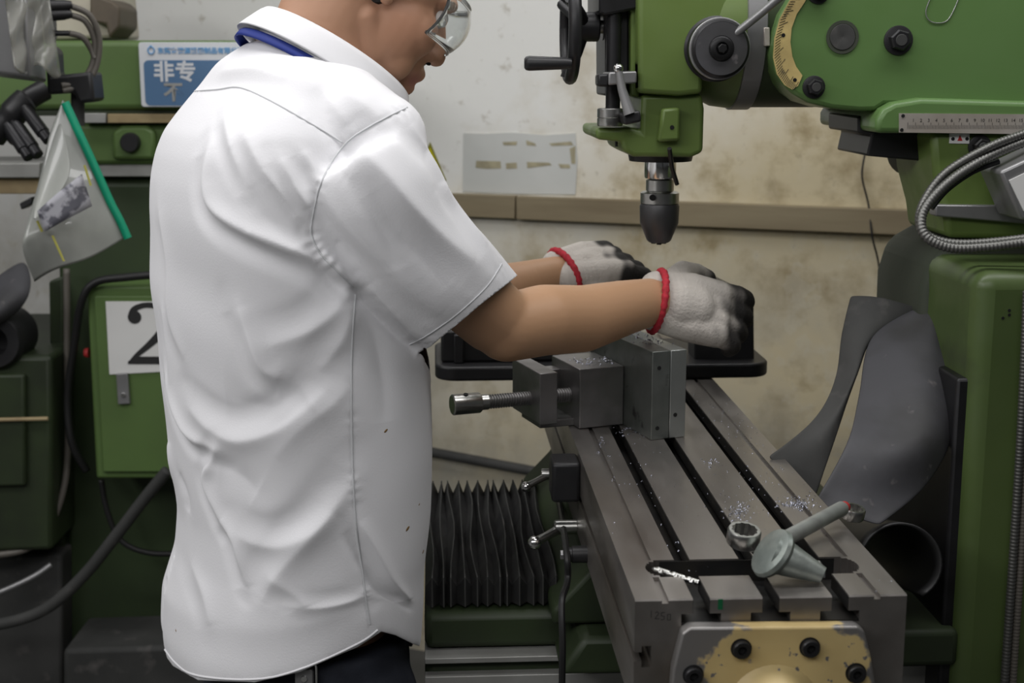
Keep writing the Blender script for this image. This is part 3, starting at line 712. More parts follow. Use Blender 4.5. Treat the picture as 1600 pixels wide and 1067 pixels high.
MB().box((ja[0], jv, .001), (-.0005, jv+.10, ja[1])).build('movable_jaw', 'vsteel', ve, bevel=.0012)
MB().box((tw+.0005, jv+.055, .001), (tw+.032, PL, .075)).build('fixed_jaw', 'vsteel', ve, bevel=.0012)
na = VF.xz(844, 584, jv-.005); nb = VF.xz(871, 662, jv-.005)
MB().box((na[0], jv-.005, nb[1]), (nb[0], jv+.10, na[1])).build('screw_nut_block', 'vsteel', ve, bevel=.0012)
for yy in (jv+.075,):
    z1 = VF.xz(885, 573, jv+.08)[1]
    MB().box((na[0]+.005, jv+.07, z1-.03), (ja[0]+.01, jv+.095, z1)).build('guide_rail', 'vsteel', ve, bevel=.001)
MB().box((na[0]+.01, jv+.02, .0008), (ja[0]+.005, jv+.09, .011)).build('guide_rail', 'vsteel', ve, bevel=.001)
sv = jv+.035
s0 = VF.P(712, 630, sv-.005); s1 = VF.P(885, 617, sv)
dz_ = 0
ax = Vector((1, 0, 0)); zs = VF.P(840, 621, sv).z; sx0_ = VF.P(706, 630, sv).x
scw = MB().lathe((sx0_, sv, zs), ax, [(0, .0125), (.0015, .014), (.038, .014), (.040, .0125), (.040, .0105), (.05, .0105), (.052, .0088)], 32).build('vise_screw', 'dullchrome', ve)
n_ = 260; Ls = ja[0]-.0-(sx0_+.05); mb = MB()
path = [Vector((sx0_+.05+Ls*i/n_, sv, zs)) for i in range(n_+1)]
mb.tube(path, [.0088+.0012*math.sin(i*2*math.pi/8) for i in range(n_+1)], 18); mb.build('screw_thread', 'vsteel', scw, angle=180)
c = VF.P(731, 619, sv-.012); MB().lathe((c.x, sv-.004, zs+.0125), (0, -.35, 1), [(0, .0032), (.002, .0032)], 14).build('tommy_hole', 'hole', scw)

# black vise on the far end of the table
BF = Frame(MF.W((0, 0, 0)), MF.a)
be = empty('machine_vise', MF, 'wide black vise with two upright jaws on the far end of the table', 'vise')
bx0 = MF.xz(680, 600, .92)[0]; bx1 = MF.xz(1205, 600, .92)[0]; zt_ = MF.xz(1200, 572, .92)[1]
def rrect(x0, y0, x1, y1, r, n=8):
    out = []
    for cx, cy, a0 in ((x1-r, y1-r, 0), (x0+r, y1-r, 90), (x0+r, y0+r, 180), (x1-r, y0+r, 270)):
        for k in range(n+1):
            a = R(a0+90*k/n); out.append((cx+r*math.cos(a), cy+r*math.sin(a)))
    return out
MB().prismz(rrect(bx0, .92, bx1, 1.14, .035), .001, .024).build('vise_base', 'black', be, bevel=.004, seg=3)
MB().box((bx0+.01, .955, .024), (MF.xz(874, 500, .955)[0], 1.10, .075)).build('vise_jaw', 'black', be, bevel=.004)
MB().box((bx0+.03, .945, .024), (bx0+.045, .956, .07)).build('jaw_rib', 'black', be, bevel=.002)
MB().prism([MF.xz(*p, .96) for p in ((1085, 575), (1085, 440), (1129, 440), (1178, 464), (1179, 575))], .96, 1.02).build('vise_jaw', 'black', be, bevel=.003)

# ------------------------------------------------------------------ tools lying on the table
SF = Frame(MF.o, MF.a)
# ring spanner
se = empty('ring_spanner', MF, 'chrome double ended ring spanner lying under the hammer on the table', 'spanner')
def spanner_ring(name, c, r, ri, h, tilt, parent):
    n = 48; v = []; f = []
    for zi, (z_, ro) in enumerate(((-h/2, r*.93), (-h/2*.75, r), (h/2*.75, r), (h/2, r*.93))):
        for k in range(n): a = 2*math.pi*k/n; v.append((ro*math.cos(a), ro*math.sin(a), z_))
    for z_ in (h/2, -h/2):
        for k in range(n):
            a = 2*math.pi*k/n; q = ri*(1+.06*abs(((k % 4)-2))/2*2-.06); v.append((q*math.cos(a), q*math.sin(a), z_))
    for i in range(5):
        for k in range(n):
            k2 = (k+1) % n; f.append((i*n+k, i*n+k2, (i+1)*n+k2, (i+1)*n+k))
    for k in range(n):
        k2 = (k+1) % n; f.append((5*n+k, 5*n+k2, k2, k))
    m_ = Matrix.Translation(c) @ Matrix.Rotation(tilt[0], 4, 'X') @ Matrix.Rotation(tilt[1], 4, 'Y')
    return MB().add(v, f).xf(m_).build(name, 'dullchrome', parent)
ra = MF.top(1162, 838, .028); rb = MF.top(1333, 801, .014)
spanner_ring('ring_end', ra, .0165, .0124, .016, (R(12), R(3)), se)
spanner_ring('ring_end', rb, .0125, .009, .012, (R(10), R(8)), se)
MB().tube([ra+Vector((.010, -.004, -.010)), ra+Vector((.018, -.002, -.019)), ra.lerp(rb, .35)+Vector((0, .01, -.013)), ra.lerp(rb, .75)+Vector((0, .012, -.004)), rb+Vector((-.010, 0, .002))], [.006, .0055, .005, .005, .0055], 12).build('shank', 'dullchrome', se)
# hammer: mushroomed round face, tapering body, pipe handle with a red tip
he_ = empty('hammer', MF, 'battered grey metal hammer with mushroomed round face and pipe handle', 'hammer')
fcn = MF.top(1204, 862, .0265); tail = MF.top(1286, 899, .0085)
dd = (tail-fcn).normalized(); Ld = (tail-fcn).length
face_n = (dd*-1+Vector((-.25, -.55, .55))).normalized()
MB().lathe(fcn-face_n*.003, face_n, [(-.010, .017), (-.004, .0245), (0, .0262), (.004, .0245), (.0065, .017), (.0072, .006)], 40).build('hammer_face', 'cast', he_)
MB().tube([fcn+dd*.004, fcn+dd*.018, fcn.lerp(tail, .65), tail], [.018, .0165, .0125, .008], 28).build('hammer_body', 'cast', he_)
h0 = MF.top(1216, 848, .028); h1 = MF.top(1318, 793, .028)
hh = (h1-h0)
MB().tube([h0, h0+hh*.3, h0+hh*.97, h1], [.0078, .0078, .0078, .006], 24).build('hammer_handle', 'pipe', he_)
MB().lathe(h1-hh.normalized()*.002, hh, [(0, .0065), (.006, .006), (.009, .0035)], 20).build('handle_tip', 'red', he_)
MB().tube([MF.top(1262, 876, .006), MF.top(1280, 878, .012), MF.top(1287, 890, .010), MF.top(1287, 902, .004)], .0016, 8).build('bright_rim', 'chrome', he_)
# drill bit
d0 = MF.top(1019, 888, .003); d1 = MF.top(1092, 911, -.003)
L_ = (d1-d0).length; n = 60; mb = MB(); dr = (d1-d0).normalized(); a_ = dr.orthogonal().normalized(); b_ = dr.cross(a_); v = []; f = []; sg = 12
for i in range(n+1):
    t = i/n; tw_ = t*L_/.016*math.pi; r0 = .0032*(1 if t > .06 else .25+t*12)
    for k in range(sg):
        an = 2*math.pi*k/sg; q = r0*(1-.38*max(0, math.cos(2*(an-tw_)))**2)
        v.append(d0+dr*(L_*t)+(a_*math.cos(an)+b_*math.sin(an))*q)
for i in range(n):
    for k in range(sg): f.append((i*sg+k, i*sg+(k+1) % sg, (i+1)*sg+(k+1) % sg, (i+1)*sg+k))
f += [tuple(range(sg-1, -1, -1)), tuple(n*sg+k for k in range(sg))]
db = MB().add(v, f).build('drill_bit', 'dullchrome'); db.location = MF.o; db.rotation_euler = (0, 0, MF.a)
tag(db, 'small twist drill bit lying across the left trough of the table', 'drill bit')
# metal chips
mb = MB()
def chip(p, s):
    a = random.random()*6.28; t = Vector((math.cos(a), math.sin(a), random.uniform(-.3, .5))).normalized(); q = t.orthogonal().normalized()
    n = 4; pts = []
    for i in range(n):
        u = i/(n-1); bend = math.sin(u*2.6)*s*.5
        pts.append((p+t*(s*u)+Vector((0, 0, abs(bend)*.6))+q*bend*.3, q*s*.22))
    v = []; f = []
    for c, w_ in pts: v += [c-w_, c+w_, c+Vector((0, 0, s*.08))]
    for i in range(n-1):
        b0 = 3*i; f += [(b0, b0+1, b0+4, b0+3), (b0+1, b0+2, b0+5, b0+4), (b0+2, b0, b0+3, b0+5)]
    f += [(0, 2, 1), (3*n-3, 3*n-2, 3*n-1)]
    mb.add(v, f)
def cluster(px, py, sx_, sy_, n, s0=.0012, s1=.0035, z=.0003):
    for _ in range(n):
        q = MF.top(px+random.gauss(0, sx_), py+random.gauss(0, sy_), z)
        if z < .01 and abs(q.x) > .125: continue
        chip(q, random.uniform(s0, s1))
cluster(1247, 787, 16, 7, 130); cluster(1155, 797, 10, 7, 80); cluster(1195, 740, 40, 40, 90, .001, .002); cluster(1150, 660, 30, 25, 90, .001, .0024)
cluster(938, 693, 3, 6, 16, .002, .004); cluster(985, 672, 9, 5, 40, .0015, .004); cluster(1115, 722, 5, 5, 16); cluster(1130, 760, 60, 25, 40, .001, .002)
cluster(1005, 700, 12, 60, 60, .001, .0025); cluster(960, 740, 12, 60, 30, .001, .002); cluster(1240, 690, 12, 20, 30, .001, .002); cluster(1030, 860, 60, 25, 14, .001, .002); cluster(1380, 905, 12, 10, 6, .001, .002)
for _ in range(70):
    u = random.uniform(0, tw); v0 = random.uniform(.01, .12)**1.0
    p = MF.loc(VF.W((u, .03+v0, tp+.0003))); chip(p, random.uniform(.0015, .0045))
for _ in range(60):
    p = MF.loc(VF.W((random.uniform(ja[0]+.01, -.002), random.uniform(jv+.01, jv+.06), ja[1]+.0003))); chip(p, random.uniform(.0015, .0045))
co = mb.build('metal_chips', 'chipmetal', smooth=False); co.location = MF.o; co.rotation_euler = (0, 0, MF.a)
tag(co, 'bright metal chips scattered over the table, plates and vise', 'chips', kind='stuff')

# ------------------------------------------------------------------ second machine behind on the left
Y2 = 2.85
F2 = Frame((-.85, Y2, 0), 0)
m2 = empty('milling_machine', F2, 'second green milling machine against the wall, half hidden behind the worker', 'milling machine')
def pr2(pts, y0, y1): return MB().prism([F2.xz(*p, y0) for p in pts], y0, y1)
pr2(((-120, 63), (460, 63), (460, 172), (-120, 172)), 0, .26).build('ram', 'green2', m2, bevel=.012, seg=3)
pr2(((-120, 172), (460, 172), (460, 181), (-120, 181)), .01, .2).build('ram_gib', 'kneegreen', m2, bevel=.002)
pr2(((128, 177), (165, 177), (165, 192), (128, 192)), .0, .02).build('scale_strip', 'rail', m2, bevel=.001)
pr2(((168, 178), (300, 178), (300, 192), (168, 192)), .0, .02).build('scale_strip', 'tan', m2, bevel=.001)
pr2(((100, 193), (420, 193), (420, 258), (100, 258)), .02, .3).build('turret_block', 'green2', m2, bevel=.01)
c = F2.P(208, 222, .02); MB().lathe((c.x, .006, c.z), (0, -1, 0), [(0, .020), (.012, .020), (.018, .017)], 28).build('turret_bolt', 'black', m2)
pr2(((175, 205), (190, 196), (228, 196), (242, 205), (242, 250), (175, 250)), .005, .03).build('bolt_boss', 'green2', m2, bevel=.008)
pr2(((-120, 255), (62, 255), (62, 278), (-120, 278)), -.02, .2).build('guide_rail', 'rail', m2, bevel=.002)
pr2(((60, 255), (420, 257), (420, 276), (60, 276)), .03, .2).build('guide_rail', 'rail', m2, bevel=.002)
pr2(((-120, 278), (60, 278), (60, 303), (-120, 303)), .0, .12).build('wooden_packing', 'tan', m2, bevel=.002)
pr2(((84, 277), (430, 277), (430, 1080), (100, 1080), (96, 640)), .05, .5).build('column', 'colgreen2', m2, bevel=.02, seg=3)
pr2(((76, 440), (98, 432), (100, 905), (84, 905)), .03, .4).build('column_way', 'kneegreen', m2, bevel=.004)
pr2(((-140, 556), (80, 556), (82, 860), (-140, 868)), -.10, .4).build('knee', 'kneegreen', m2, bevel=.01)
pr2(((-140, 585), (38, 585), (40, 760), (-140, 765)), -.115, -.08).build('knee_panel', 'kneegreen', m2, bevel=.006)
MB().tube([F2.P(-60, 657, -.12), F2.P(75, 654, -.12)], .004, 8).build('oil_pipe', 'tan', m2)
pr2(((-140, 870), (96, 866), (98, 1100), (-140, 1100)), -.02, .4).build('machine_base', 'rubber', m2, bevel=.008)
pr2(((98, 1015), (430, 1005), (430, 1100), (98, 1100)), -.12, .45).build('base_foot', 'rubber', m2, bevel=.01)
mb = MB(); c = F2.P(5, 525, -.06)
mb.lathe((c.x, -.02, c.z), (0, -1, 0), [(0, .058), (.09, .058), (.1, .052), (.1, .030), (.05, .025)], 36); mb.build('spindle_motor', 'black', m2)
sheet2 = [[F2.P(x, y, yy) for x, y, yy in row] for row in (((-60, 470, -.1), (20, 412, -.06), (42, 403, -.03)), ((-60, 505, -.16), (30, 450, -.14), (52, 440, -.09)), ((-60, 525, -.17), (0, 495, -.16), (45, 470, -.12)), ((-60, 540, -.15), (-20, 515, -.14), (20, 498, -.11)))]
MB().sheet(sheet2).build('rubber_apron', 'rubber2', m2, solid=.003, sub=2, angle=180)
# upper left: quill hub with three levers
hb = F2.P(25, 210, -.20)
hub2 = MB().ell(hb, (.018, .025, .022)).build('feed_hub', 'black', m2)
MB().tube(smoothpath([F2.P(-10, 215, -.2), F2.P(20, 178, -.2), F2.P(45, 155, -.19), F2.P(70, 140, -.17)]), [.022]*8+[.026]*8+[.02]*9, 14).build('feed_bracket', 'black', m2)
for a, b in (((38, 168), (78, 222)), ((10, 192), (48, 250)), ((22, 190), (62, 246))):
    l2 = MB().lathe(F2.P(*a, -.21), F2.P(*b, -.25)-F2.P(*a, -.21), [(0, .010), (.02, .0125), (.068, .0125), (.07, .0105), (.088, .0105), (.09, .008)], 20).build('feed_lever', 'blackmetal', hub2)
pr2(((30, 318), (48, 308), (50, 318), (33, 328)), -.1, -.06).build('clamp_handle', 'black', m2, bevel=.002)
# top left housing
mt = pr2(((75, -40), (170, -40), (180, 60), (75, 62)), .10, .3).build('motor_housing', 'cream', m2, bevel=.008)
pr2(((140, -10), (176, 2), (187, 12), (187, 42), (170, 60), (165, 38), (140, 34)), .06, .2).build('motor_bracket', 'brown', m2, bevel=.005)
pr2(((-60, 20), (75, 10), (75, 62), (-60, 62)), .12, .3).build('motor_flange', 'cream', m2, bevel=.006)
# sign on the ram
SG = Frame(F2.W((0, -.012, 0)), 0)
sg = empty('warning_sign', SG, 'white and blue sign board with Chinese lettering on the far machine', 'sign')
def rpx(x0, y0, x1, y1, r, yy):
    a = SG.P(x0, y0, yy); b = SG.P(x1, y1, yy)
    return rrect(a.x, b.z, b.x, a.z, r, 5)
MB().prism(rpx(216, 66, 520, 167, .006, 0), 0, .012).build('sign_board', 'signwhite', sg, bevel=.0008)
MB().prism(rpx(224, 94, 512, 165, .010, -.0006), -.0006, .0005).build('blue_panel', 'blue', sg, smooth=False)
def stxt(s, px, py, hpx, m, bold=0, sp=1):
    c = SG.P(px, py, -.0008); k = SG.P(px, py-hpx, -.0008).z-c.z
    o = text(s, 'lettering', m, sg, (c.x, -.0009, c.z), (math.pi/2, 0, 0), k*1.12, .0003, 'LEFT', bold); return o
stxt('非', 240, 124, 30, 'signwhite', .0012); stxt('专', 274, 124, 30, 'signwhite', .0012); stxt('不', 256, 155, 28, 'rail', .0012)
stxt('东莞市港源紧固制品有限公司', 246, 83, 9.5, 'logo', .0003)
c = SG.P(236, 78, -.001); mb = MB()
n = 28; ring = [Vector((c.x+.0062*math.sin(2*math.pi*k/n), -.001, c.z-.001+.0068*math.cos(2*math.pi*k/n)+(.003 if k in (0, n) else 0))) for k in range(n+1)]
mb.tube(ring, .0014, 6, cap=False); mb.build('logo_drop', 'logo', sg)
# electric cabinet with number card
CF = Frame(F2.W((0, -.10, 0)), 0)
ce = empty('electric_cabinet', CF, 'green electric cabinet with white number 2 card behind the worker', 'cabinet')
def prc(pts, y0, y1): return MB().prism([CF.xz(*p, y0) for p in pts], y0, y1)
prc(((135, 446), (330, 446), (330, 748), (150, 748)), .0, .14).build('cabinet_body', 'green2', ce, bevel=.006)
dr_ = prc(((147, 462), (322, 462), (322, 738), (160, 738)), -.008, .002).build('cabinet_door', 'green2', ce, bevel=.003)
prc(((181, 584), (199, 583), (203, 631), (184, 632)), -.016, -.008).build('door_latch', 'grey', dr_, bevel=.0015)
c = CF.P(193, 617, -.016); MB().lathe((c.x, -.016, c.z), (0, -1, 0), [(0, .005), (.004, .004)], 14).build('latch_screw', 'chrome', dr_)
cd = prc(((165, 471), (262, 471), (266, 580), (171, 585)), -.0105, -.0085).build('number_card', 'white', ce, smooth=False)
def two(px, py, s):        # seriffed figure with ball terminal and thick foot
    P_ = [(.05, .80), (.10, .93), (.28, 1.0), (.48, .98), (.62, .86), (.64, .70), (.55, .52), (.36, .33), (.16, .16), (.06, .05)]
    r_ = [.055, .05, .045, .05, .075, .085, .075, .055, .04, .035]
    mb = MB(); q = lambda x, z: Vector((CF.P(px+x*s, py-z*s, -.011).x, -.0112, CF.P(px+x*s, py-z*s, -.011).z)); k = abs(q(1, 0).x-q(0, 0).x)
    sp = smoothpath([q(*p) for p in P_], 6); rr_ = np.interp(np.linspace(0, 9, len(sp)), range(10), r_)*k
    lft = []; rgt = []
    for i, p in enumerate(sp):
        t = (sp[min(i+1, len(sp)-1)]-sp[max(i-1, 0)]).normalized(); nrm = Vector((-t.z, 0, t.x)); lft.append((p.x+nrm.x*rr_[i], p.z+nrm.z*rr_[i])); rgt.append((p.x-nrm.x*rr_[i], p.z-nrm.z*rr_[i]))
    for i in range(len(sp)-1):
        mb.prism([lft[i], lft[i+1], rgt[i+1], rgt[i]], -.0112, -.0104)
    c = q(.11, .80); mb.lathe((c.x, -.0104, c.z), (0, -1, 0), [(0, .115*k), (.0009, .115*k)], 24)
    mb.prism([(q(x, z).x, q(x, z).z) for x, z in ((.0, 0), (.0, .05), (.12, .13), (.66, .13), (.74, .24), (.78, .24), (.70, 0))], -.0113, -.0104)
    return mb
two(200, 569, 92).build('figure_two', 'ink', cd, smooth=False)
c = CF.P(136, 551, .03); MB().lathe((c.x+.004, .03, c.z), (-1, 0, 0), [(0, .010), (.008, .009), (.010, .006)], 20).build('red_button', 'red', ce)
# hoses and cables on the left
def cab(name, label, pts, r, m, cat='cable'):
    o = MB().tube(smoothpath([at(*p) for p in pts], 10), r, 10).build(name, m, angle=180); tag(o, label, cat); return o
cab('power_cable', 'black cable curving over the top of the green cabinet', [(260, 428, 2.74), (200, 433, 2.74), (150, 441, 2.74), (128, 470, 2.74), (116, 540, 2.76), (106, 620, 2.78), (112, 690, 2.78), (135, 735, 2.80)], .008, 'cable')
cab('grey_hose', 'grey hose hanging down the far column and curving left near the floor', [(104, 420, 2.84), (105, 560, 2.83), (106, 700, 2.82), (98, 770, 2.80), (75, 825, 2.78), (35, 860, 2.76), (-60, 872, 2.74)], .007, 'hose', 'hose')
cab('thick_hose', 'thick dark hose sagging low across the far machine base', [(262, 735, 2.66), (225, 780, 2.66), (185, 832, 2.66), (130, 900, 2.66), (70, 952, 2.66), (0, 975, 2.66), (-80, 980, 2.66)], .012, 'rubber', 'hose')
cab('grey_pipe', 'thin pale pipe sloping down beside the far machine base', [(80, 882, 2.78), (50, 902, 2.76), (0, 925, 2.74), (-60, 945, 2.72)], .006, 'grey', 'pipe')
cab('looped_cable', 'thin cable hanging in a loop under the green cabinet', [(158, 750, 2.80), (168, 800, 2.80), (190, 845, 2.80), (235, 864, 2.80), (300, 864, 2.80)], .006, 'cable')
# display wrapped in plastic film
DF = Frame(at(45, 60, 2.45), R(-50))
de = empty('readout_display', Frame(at(40, 150, 2.5), 0), 'digital readout display wrapped in wrinkled plastic film, upper left corner', 'display')
def dl(px, py, Y): return at(px, py, Y)-at(40, 150, 2.5)
mb = MB()
fr_ = [dl(38, -40, 2.42), dl(62, -40, 2.52), dl(74, 130, 2.52), dl(48, 122, 2.42)]
off = Vector((-.10, .05, .01))
mb.add([*fr_, *[p+off for p in fr_]], [(0, 1, 2, 3), (7, 6, 5, 4), (0, 4, 5, 1), (1, 5, 6, 2), (2, 6, 7, 3), (3, 7, 4, 0)])
mb.build('display_case', 'grey', de, bevel=.006)
mb = MB(); q = [dl(58, -40, 2.50), dl(74, -40, 2.56), dl(78, 60, 2.56), dl(70, 70, 2.50)]; off = Vector((.004, .03, 0))
mb.add([*q, *[p+off for p in q]], [(0, 1, 2, 3), (7, 6, 5, 4), (0, 4, 5, 1), (1, 5, 6, 2), (2, 6, 7, 3), (3, 7, 4, 0)]); mb.build('rear_panel', 'blackmetal', de, bevel=.004)
rows = []
for i in range(26):
    t = i/25; row = []
    for j in range(22):
        u = j/21; x = -6+84*u+14*t*0; px_ = (2+20*t)+(70+8*t-0)*u*(1-.06*t); py_ = -45+(150+22*math.sin(u*9)*.4*t)*t+10*u
        row.append(dl(px_, py_, 2.39+.10*u+.012*math.sin(9*u+5*t)+.008*math.sin(17*t+11*u)))
    rows.append(row)
MB().sheet(rows).build('plastic_film', 'film', de, solid=.0004, angle=180)
for y0_, y1_ in ((6, 14), (20, 30)):
    a = dl(70, y0_+4, 2.53); b = dl(112, y0_+2, 2.55); MB().tube([a, a.lerp(b, .7), b], [.011, .010, .007], 12).build('plug', 'black', de)
a = dl(82, 52, 2.54); b = dl(108, 52, 2.55); MB().tube([a, b], .005, 10).build('plug', 'black', de)
for pts in (((112, 10, 2.55), (140, 24, 2.56), (155, 60, 2.57), (150, 105, 2.57), (130, 132, 2.56), (98, 142, 2.55)), ((112, 24, 2.55), (134, 34, 2.56), (148, 66, 2.57), (143, 104, 2.57), (124, 128, 2.56), (96, 134, 2.55)), ((108, 52, 2.55), (128, 58, 2.56), (142, 76, 2.57), (148, 92, 2.57))):
    MB().tube(smoothpath([dl(*p) for p in pts], 8), .0055, 10).build('display_cable', 'hose', de, angle=180)
mb = MB(); mb.prism([(dl(x, y, 2.56).x, dl(x, y, 2.56).z) for x, y in ((72, 70), (84, 80), (86, 118), (145, 112), (150, 158), (126, 162), (118, 145), (76, 148))], .05, .12); mb.build('display_arm', 'black', de, bevel=.006)
MB().tube([dl(121, 130, 2.60), dl(122, 196, 2.60)], .012, 12).build('arm_post', 'rubber', de)
# plastic folder with a green spine bar
fe = empty('plastic_folder', Frame(at(100, 160, 2.5), 0), 'clear plastic document folder with green spine bar hanging from the display', 'folder')
def fl(px, py, Y): return at(px, py, Y)-at(100, 160, 2.5)
Lc = smoothpath([fl(98, 160, 2.50), fl(78, 210, 2.49), fl(62, 280, 2.46), fl(40, 360, 2.40), fl(36, 392, 2.40), fl(54, 440, 2.44)], 6)
Rc = smoothpath([fl(100, 160, 2.50), fl(122, 208, 2.50), fl(146, 260, 2.50), fl(170, 314, 2.50), fl(186, 345, 2.50), fl(198, 372, 2.50)], 6)
rows = [[Lc[i].lerp(Rc[i], t)+Vector((0, -.03*math.sin(math.pi*t)*(i/len(Lc)), .004*math.sin(7*t))) for t in np.linspace(0, 1, 18)] for i in range(len(Lc))]
MB().sheet(rows).build('folder_sheet', 'folder', fe, solid=.0015, angle=180)
mb = MB(); mb.tube([p+Vector((.003, -.004, 0)) for p in Rc], .0075, 10); mb.build('spine_bar', 'spine', fe)
pg = [fl(58, 330, 2.372), fl(128, 272, 2.405), fl(144, 322, 2.41), fl(70, 362, 2.372)]
pgs = [[pg[0].lerp(pg[1], t).lerp(pg[3].lerp(pg[2], t), s)+Vector((0, -.012*math.sin(math.pi*t), 0)) for t in np.linspace(0, 1, 8)] for s in np.linspace(0, 1, 5)]
MB().sheet(pgs).build('printed_photo', 'photo', fe, solid=.0008)
fa = [fl(96, 172, 2.47), fl(118, 275, 2.42), fl(46, 358, 2.365), fl(62, 285, 2.42)]
MB().sheet([[fa[0], fa[0].lerp(fa[3], .5), fa[3]], [fa[1].lerp(fa[0], .5)+Vector((.0, -.01, 0)), (fa[0]+fa[1]+fa[2]+fa[3])/4, fa[3].lerp(fa[2], .5)], [fa[1], fa[1].lerp(fa[2], .5), fa[2]]]).build('folded_flap', 'folder', fe, solid=.0012, sub=2, angle=180)
for a, b in (((132, 258), (142, 290)), ((58, 345), (66, 362)), ((82, 368), (100, 408))):
    MB().tube([fl(*a, 2.395), fl(*b, 2.395)], .0022, 6).build('yellow_tape', 'yline', fe)

# ------------------------------------------------------------------ the worker
TH = R(30); FH = Vector((math.cos(TH), math.sin(TH), 0)); LH = Vector((-math.sin(TH), math.cos(TH), 0)); UP = Vector((0, 0, 1))
YC = 1.73
pe = tag(bpy.data.objects.new('person', None), 'worker in a white short sleeved shirt and gloves, bending over the milling table', 'person')
COL.objects.link(pe); PO = Vector((-.26, YC, 0)); pe.location = PO
INV = Matrix.Translation(-PO)
def loft(mb, rings, cap=True):
    n = len(rings[0]); v = [p for r in rings for p in r]; f = []
    for i in range(len(rings)-1):
        for k in range(n): f.append((i*n+k, i*n+(k+1) % n, (i+1)*n+(k+1) % n, (i+1)*n+k))
    f += [tuple(range(n-1, -1, -1)), tuple((len(rings)-1)*n+k for k in range(n))]
    mb.add(v, f)
# levels: photo y, left silhouette x, right silhouette x, lateral half width, depth half
LV = [(1030, 246, 662, .185, .125), (1000, 240, 664, .185, .125), (930, 242, 667, .185, .125), (860, 262, 671, .182, .125), (800, 264, 675, .182, .125), (700, 252, 680, .185, .128), (600, 239, 681, .19, .130), (520, 230, 676, .195, .133), (450, 222, 664, .20, .135), (380, 217, 646, .203, .137), (330, 217, 628, .205, .137), (280, 220, 612, .205, .135), (240, 227, 602, .20, .13), (205, 240, 596, .19, .122), (175, 262, 590, .17, .11), (150, 284, 590, .15, .10), (130, 304, 592, .135, .092), (112, 320, 585, .12, .088), (97, 334, 565, .10, .08), (80, 358, 535, .085, .07), (62, 388, 490, .06, .05)]
def torso_rings(sc=1.0, n=72, ymin=0):
    out = []
    for y, l, r, a, b in LV:
        XL = at(l, y, YC).x; XR = at(r, y, YC).x; z = at((l+r)/2, y, YC).z; cx = (XL+XR)/2; hw = (XR-XL)/2
        ring = []
        for k in range(n):
            t = 2*math.pi*k/n; c, s = math.cos(t), math.sin(t); e = .88
            c = math.copysign(abs(c)**e, c); s = math.copysign(abs(s)**e, s)
            ring.append(FH*(b*c)+LH*(a*s))
        ext = max(p.x for p in ring)
        out.append([Vector((cx+p.x*hw/ext*sc, YC+p.y*sc, z)) for p in ring])
    return out
SR = at(566, 248, 1.58); SLv = SR+LH*.335+FH*.0+Vector((0, 0, .0))
NB = at(505, 118, 1.745)
def sleeve(mb, pts, rads, n=40, flat=1.0):
    P = [Vector(p) for p in pts]; rings = []
    up = None
    for i in range(len(P)):
        t = (P[min(i+1, len(P)-1)]-P[max(i-1, 0)]).normalized()
        if up is None: up = (UP-t*UP.dot(t)).normalized()
        up = (up-t*up.dot(t)).normalized(); bi = t.cross(up)
        rings.append([P[i]+up*(rads[i]*math.cos(2*math.pi*k/n))+bi*(rads[i]*flat*math.sin(2*math.pi*k/n)) for k in range(n)])
    loft(mb, rings)
RS = smoothpath([at(556, 250, 1.60), at(585, 300, 1.60), at(624, 372, 1.615), at(690, 443, 1.645), at(752, 511, 1.69)], 4)
RSr = list(np.interp(np.linspace(0, 4, len(RS)), [0, 1, 2, 3, 4], [.068, .075, .076, .0745, .074]))
SL = SR+LH*.33
LE = at(735, 470, 1.98); LW = at(880, 425, 2.03)
LS = smoothpath([SL+Vector((.0, -.02, -.01)), SL.lerp(LE, .35), SL.lerp(LE, .8)], 5)
mb = MB(); loft(mb, torso_rings())
mb.chain([at(600, 215, 1.62), at(565, 205, 1.63), NB+Vector((-.005, -.01, -.034)), NB+LH*.06+Vector((-.02, 0, -.024)), SL+Vector((.01, 0, .005))], [.050, .058, .066, .064, .055], 28)
sleeve(mb, RS, RSr)
sleeve(mb, LS, [.066]*len(LS))
shm = remesh(mb, .0055, 14, .5, 1)
# cut the open ends: sleeve hems and bottom
bm = bmesh.new(); bm.from_mesh(shm)
def cut(co, no, keep=None):
    geom = bm.verts[:]+bm.edges[:]+bm.faces[:]
    if keep:
        vs = [v for v in bm.verts if keep(v.co)]; s = set(vs)
        fs = [f for f in bm.faces if all(v in s for v in f.verts)]
        es = {e for f in fs for e in f.edges}; geom = vs+list(es)+fs
    bmesh.ops.bisect_plane(bm, geom=geom, plane_co=co, plane_no=no, clear_outer=True, dist=1e-5)
zb = at(450, 1022, YC).z
cut(Vector((0, 0, zb)), Vector((0, 0, -1)))
rax = (RS[-1]-RS[-4]).normalized()
hemc = at(733, 492, 1.685)
